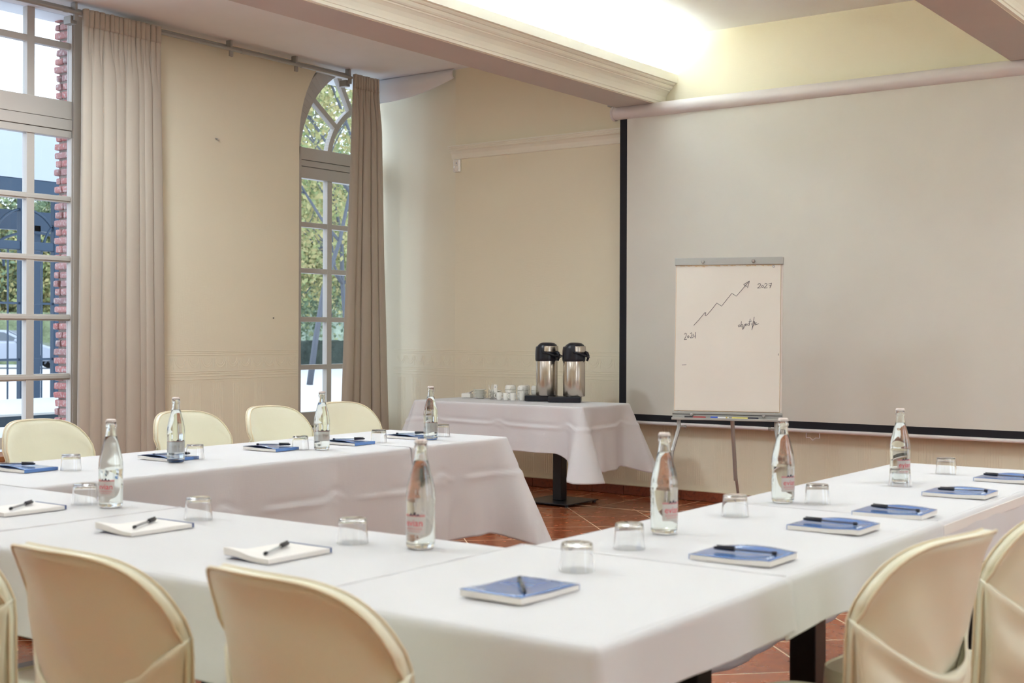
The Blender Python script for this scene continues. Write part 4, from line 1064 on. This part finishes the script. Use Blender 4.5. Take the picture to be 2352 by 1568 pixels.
# ================================================================== outside
bm = BM(); box(bm, -140, -8.3, -60, 150, -.3, -.1); tag(link('gravel_ground', bm, M_gravel, smooth=False), kind='structure')
def tree(x, y, h, crad, seed, leafm, nl, label, trunk=.18, z0=-.1, open_=False, lsize=.16):
    rr = random.Random(seed); root = empty('tree', (x, y, z0), 0, label, 'tree', 'trees beyond the grounds')
    bm = BM(); tips = []
    def branch(p, d, L, r, lv):
        pts = [p]; q = p
        for k in range(5):
            d = (d+Vector((rr.uniform(-1, 1), rr.uniform(-1, 1), rr.uniform(-.3, .6)))*.16).normalized(); q = q+d*L/5; pts.append(q)
        tube(bm, pts, [r*(1-.13*k) for k in range(6)], 5)
        if lv >= 3: tips.extend(pts[2:]); return
        if lv >= 1: tips.extend(pts[3:])
        for k in range(4 if lv < 2 else 3):
            a = rr.uniform(0, 2*PI); nd = (d*.55+Vector((math.cos(a), math.sin(a), rr.uniform(-.1, .5)))*.8).normalized()
            branch(pts[rr.randint(2, 5)], nd, L*rr.uniform(.5, .72), r*.5, lv+1)
    branch(Vector((0, 0, 0)), Vector((0, 0, 1)), h*.5, trunk, 0)
    link('trunk_and_branches', bm, M_bark, root, angle=180)
    V, F = [], []
    for k in range(nl):
        t = rr.choice(tips); q = lsize*rr.uniform(.5, 1.4)
        c = t+Vector((rr.gauss(0, crad), rr.gauss(0, crad), rr.gauss(0, crad)))
        if c.z < .2: continue
        a = Vector((rr.uniform(-1, 1), rr.uniform(-1, 1), rr.uniform(-1, 1))).normalized(); b = a.cross(Vector((rr.uniform(-1, 1), rr.uniform(-1, 1), rr.uniform(-1, 1)))).normalized()
        n = len(V); V += [c+a*q, c+b*q*.6, c-a*q, c-b*q*.6]; F.append((n, n+1, n+2, n+3))
    me = bpy.data.meshes.new('foliage'); me.from_pydata(V, [], F); me.materials.append(leafm)
    f = bpy.data.objects.new('foliage', me); COL.objects.link(f); f.parent = root
    return root
def polar(px, dist):   # ground position in the camera's wide field: direction px measured in photo pixels
    yaw = math.radians(36.04); u = (px-1176)/FPX
    return (-math.sin(yaw)+math.cos(yaw)*u)*dist, (math.cos(yaw)+math.sin(yaw)*u)*dist
TR = [(712, 34, 13, .9, M_leaf, 2600, 'bare-branched autumn tree filling the arched window, nearest'), (800, 42, 15, 1.3, M_leaf, 4500, 'golden tree behind the narrow curtain'), (650, 52, 11, 1.6, M_leaf, 6000, 'broad autumn tree farther back in the arched window'),
      (745, 62, 10, 2.0, M_leaf2, 8000, 'dark green tree at the back of the arched window'), (850, 60, 11, 2.0, M_leaf2, 5000, 'green tree at the far right behind the wall'), (600, 64, 10, 2.0, M_leaf2, 5000, 'green tree left behind the arched window'),
      (-60, 60, 7.5, 1.8, M_leaf2, 6000, 'green tree behind the parked car, leftmost'), (40, 62, 8, 1.8, M_leaf2, 7000, 'bushy green tree behind the parked car'), (110, 60, 7.5, 1.8, M_leaf, 7000, 'golden green tree right behind the car bonnet'), (190, 62, 8, 1.8, M_leaf2, 4500, 'green tree hidden mostly by the brick pier')]
for i, (px, d, h, cr, lm, nl, lab) in enumerate(TR):
    x, y = polar(px, d); tree(x, y, h, cr*.55, 20+i, lm, nl*3, lab, trunk=.007*h, lsize=.035+.0012*d)
# hedges
def hedge(px0, px1, d, h, th, label, m, z0=-.1):
    (xa, ya), (xb, yb) = polar(px0, d), polar(px1, d); L = math.hypot(xb-xa, yb-ya); ang = math.atan2(yb-ya, xb-xa)
    rr = random.Random(int(d*7)); bm = BM()
    V = grid(bm, 60, 10, lambda u, v: (L*u, (-th/2 if v < .4 else (-th/2+th*(v-.4)/.2 if v < .6 else th/2))+.15*nz3(u*40, v*9, 1), (h*v/.4 if v < .4 else (h if v < .6 else h*(1-(v-.6)/.4)))+.12*nz3(u*60, v*9, 4)*(1 if .3 < v < .7 else .2)))
    o = link('hedge', bm, m, loc=(xa, ya, z0), angle=180); o.rotation_euler = (0, 0, ang); tag(o, label, 'hedge')
hedge(560, 900, 52, 1.05, 1.2, 'clipped dark hedge along the far side of the pale ground, in the arched window', M_hedge)
hedge(-200, 240, 56, 2.2, 2.5, 'loose green hedge behind the parked silver car', mat('hedge_loose', (.20, .24, .13), .95, bump=('noise', 5, 1, .15), var=(3, .6)))
# hill of woodland far behind, closing the view
for k, (px0, px1, d, h, lab) in enumerate(((420, 1000, 95, 9.5, 'wooded bank far behind the arched window trees'), (-300, 330, 95, 7.0, 'wooded bank far behind the parked car'))):
    (xa, ya), (xb, yb) = polar(px0, d), polar(px1, d); L = math.hypot(xb-xa, yb-ya); ang = math.atan2(yb-ya, xb-xa); bm = BM()
    grid(bm, 120, 30, lambda u, v: (L*u, -2+7*v+1.2*nz3(u*25, v*8, k), h*v**.7*(.85+.3*nz3(u*6, k, 2))+.8*nz3(u*40, v*12, 3)))
    o = link('wooded_bank', bm, mat('woodland', (.24, .29, .22), .95, var=(.8, .6), bump=('noise', 1.5, 1, .5)), loc=(xa, ya, -.1), angle=180); o.rotation_euler = (0, 0, ang); tag(o, lab, 'trees')
# steel terrace pavilion
root = empty('steel_pavilion', (-13, 8.5, -.1), 0, 'dark blue steel terrace pavilion with pale awning outside the left window', 'pavilion')
def PV(name, bm, m, **k): return ploc(link(name, bm, m, root, **k), root)
ya, yb = 4.5, 11.0
bm = BM(); box(bm, -13.06, -12.98, ya, yb, 2.80, 2.99); PV('top_beam', bm, M_psteel, smooth=False, bevel=.01)
bm = BM(); box(bm, -13.05, -12.99, ya, yb, 2.185, 2.285); PV('middle_beam', bm, M_psteel, smooth=False, bevel=.01)
bm = BM(); box(bm, -16.6, -16.5, ya, yb+4, 2.72, 3.0); PV('rear_beam', bm, M_psteel, smooth=False)
for y in (8.47, 8.90, 6.2):
    bm = BM(); box(bm, -13.06, -12.98, y-.03, y+.05, -.1, 2.8); PV('post', bm, M_psteel, smooth=False, bevel=.006)
for y in (9.9, 11.0, 12.2):
    bm = BM(); box(bm, -16.6, -16.5, y-.05, y+.05, -.1, 2.8); PV('post', bm, M_psteel, smooth=False)
for y in (8.305, 8.735):
    bm = BM(); box(bm, -13.03, -13.01, y-.006, y+.006, .2, 2.19); PV('mullion', bm, M_psteel, smooth=False)
for z in (1.585, .95):
    bm = BM(); box(bm, -13.035, -13.005, ya, yb, z-.012, z+.012); PV('rail', bm, M_psteel, smooth=False)
bm = BM(); box(bm, -13.05, -12.99, ya, yb, .30, .40); PV('base_beam', bm, M_psteel, smooth=False)
for (cy_, r_, x_) in ((8.52, .42, -13.02), (9.30, .55, -13.02), (9.6, .8, -16.4), (10.9, .8, -16.4)):
    bm = BM(); tube(bm, [(x_, cy_+r_*math.cos(a), 2.19+(.46 if x_ > -14 else .5)*math.sin(a)) for a in [PI*k/20 for k in range(21)]], .016 if x_ > -14 else .02, 6); PV('arched_brace', bm, M_psteel)
bm = BM(); grid(bm, 20, 6, lambda u, v: (-13.0-3.4*v, ya+(yb-ya)*u, 2.99+.72*math.sin(v*PI/2)+.02*nz3(u*6, v*4, 1))); PV('awning', bm, M_awning, solid=.02, angle=180)
bm = BM(); box(bm, -12.99, -12.975, ya, yb, 2.99, 3.56); PV('awning_valance', bm, M_awning, smooth=False)
# terrace tables
for i, (x, y, sx, sy, z, lab) in enumerate(((-9.9, 6.62, .62, .9, .60, 'pale terrace table outside the left window, nearer'), (-11.4, 7.9, .7, .9, .56, 'pale terrace table outside the left window, farther'))):
    r = empty('terrace_table', (x, y, -.1), 0, lab, 'terrace table')
    bm = BM(); box(bm, -sx, sx, -sy, sy, z+.1-.02, z+.1); link('tabletop', bm, M_slab, r, smooth=False, bevel=.004)
    bm = BM(); box(bm, -sx+.01, sx-.01, -sy+.01, sy-.01, z+.1-.10, z+.1-.021); link('apron', bm, M_psteel, r, smooth=False)
    for a in (-1, 1):
        for b in (-1, 1):
            bm = BM(); box(bm, a*(sx-.06)-.03, a*(sx-.06)+.03, b*(sy-.06)-.03, b*(sy-.06)+.03, 0, z+.0); link('leg', bm, M_psteel, r, smooth=False)
# silver car
cx_, cy_ = polar(10, 49); r = empty('parked_car', (cx_, cy_, -.1), math.radians(36), 'silver car parked on the pale ground outside the left window', 'car')
def station(x):  # body half width, belt height, roof height
    return 0
bm = BM()
side = [(-2.2, .45), (-2.25, .8), (-2.1, 1.0), (-1.6, 1.06), (.95, 1.02), (1.7, .93), (2.15, .78), (2.28, .6), (2.25, .35), (1.9, .28), (-1.9, .28)]
prism(bm, side, lambda a, b, t: (a, t, b), -.86, .86); link('body', bm, M_carp, r, bevel=.07)
bm = BM(); roof = [(-1.75, 1.03), (-1.15, 1.42), (-.4, 1.48), (.35, 1.44), (1.2, 1.0)]
prism(bm, roof, lambda a, b, t: (a, t*(1-.22*(b-1)/.48), b), -.80, .80); link('cabin', bm, M_carp, r, bevel=.04)
bm = BM(); gl = [(-1.35, 1.07), (-1.0, 1.36), (-.4, 1.41), (.25, 1.37), (.95, 1.05)]
prism(bm, gl, lambda a, b, t: (a, t*(1-.22*(b-1)/.48), b), -.812, .812); link('side_windows', bm, M_carg, r, smooth=False)
bm = BM(); prism(bm, [(.42, 1.425), (1.18, 1.02), (1.21, 1.03), (.45, 1.44)], lambda a, b, t: (a, t, b), -.66, .66); link('windscreen', bm, M_carl, r, smooth=False)
for x in (-1.4, 1.42):
    for s in (-1, 1):
        R = Matrix.Translation((x, s*.80, .33)) @ Matrix.Rotation(PI/2, 4, 'X')
        bm = BM(); lathe(bm, [(0, -.11), (.30, -.11), (.33, -.07), (.33, .07), (.30, .11), (0, .11)], 28, M=R); w = link('wheel', bm, M_tyre, r)
        bm = BM()
        for k in range(5):
            bmx = Matrix.Translation((x, s*.80, .33)) @ Matrix.Rotation(2*PI*k/5, 4, 'Y'); box(bm, -.03, .03, -.125, .125, .02, .22, M=bmx)
        link('rim', bm, M_carl, w, smooth=False)
bm = BM(); box(bm, .75, .9, -1.0, -.84, 1.0, 1.12); box(bm, .75, .9, .84, 1.0, 1.0, 1.12); link('mirrors', bm, M_carp, r, smooth=False, bevel=.03)
bm = BM(); box(bm, 2.0, 2.24, -.84, -.6, .66, .78); box(bm, 2.0, 2.24, .6, .84, .66, .78); link('headlights', bm, M_logo, r, smooth=False, bevel=.03)
bm = BM(); box(bm, 2.15, 2.285, -.5, .5, .38, .6); link('grille', bm, M_carg, r, smooth=False)
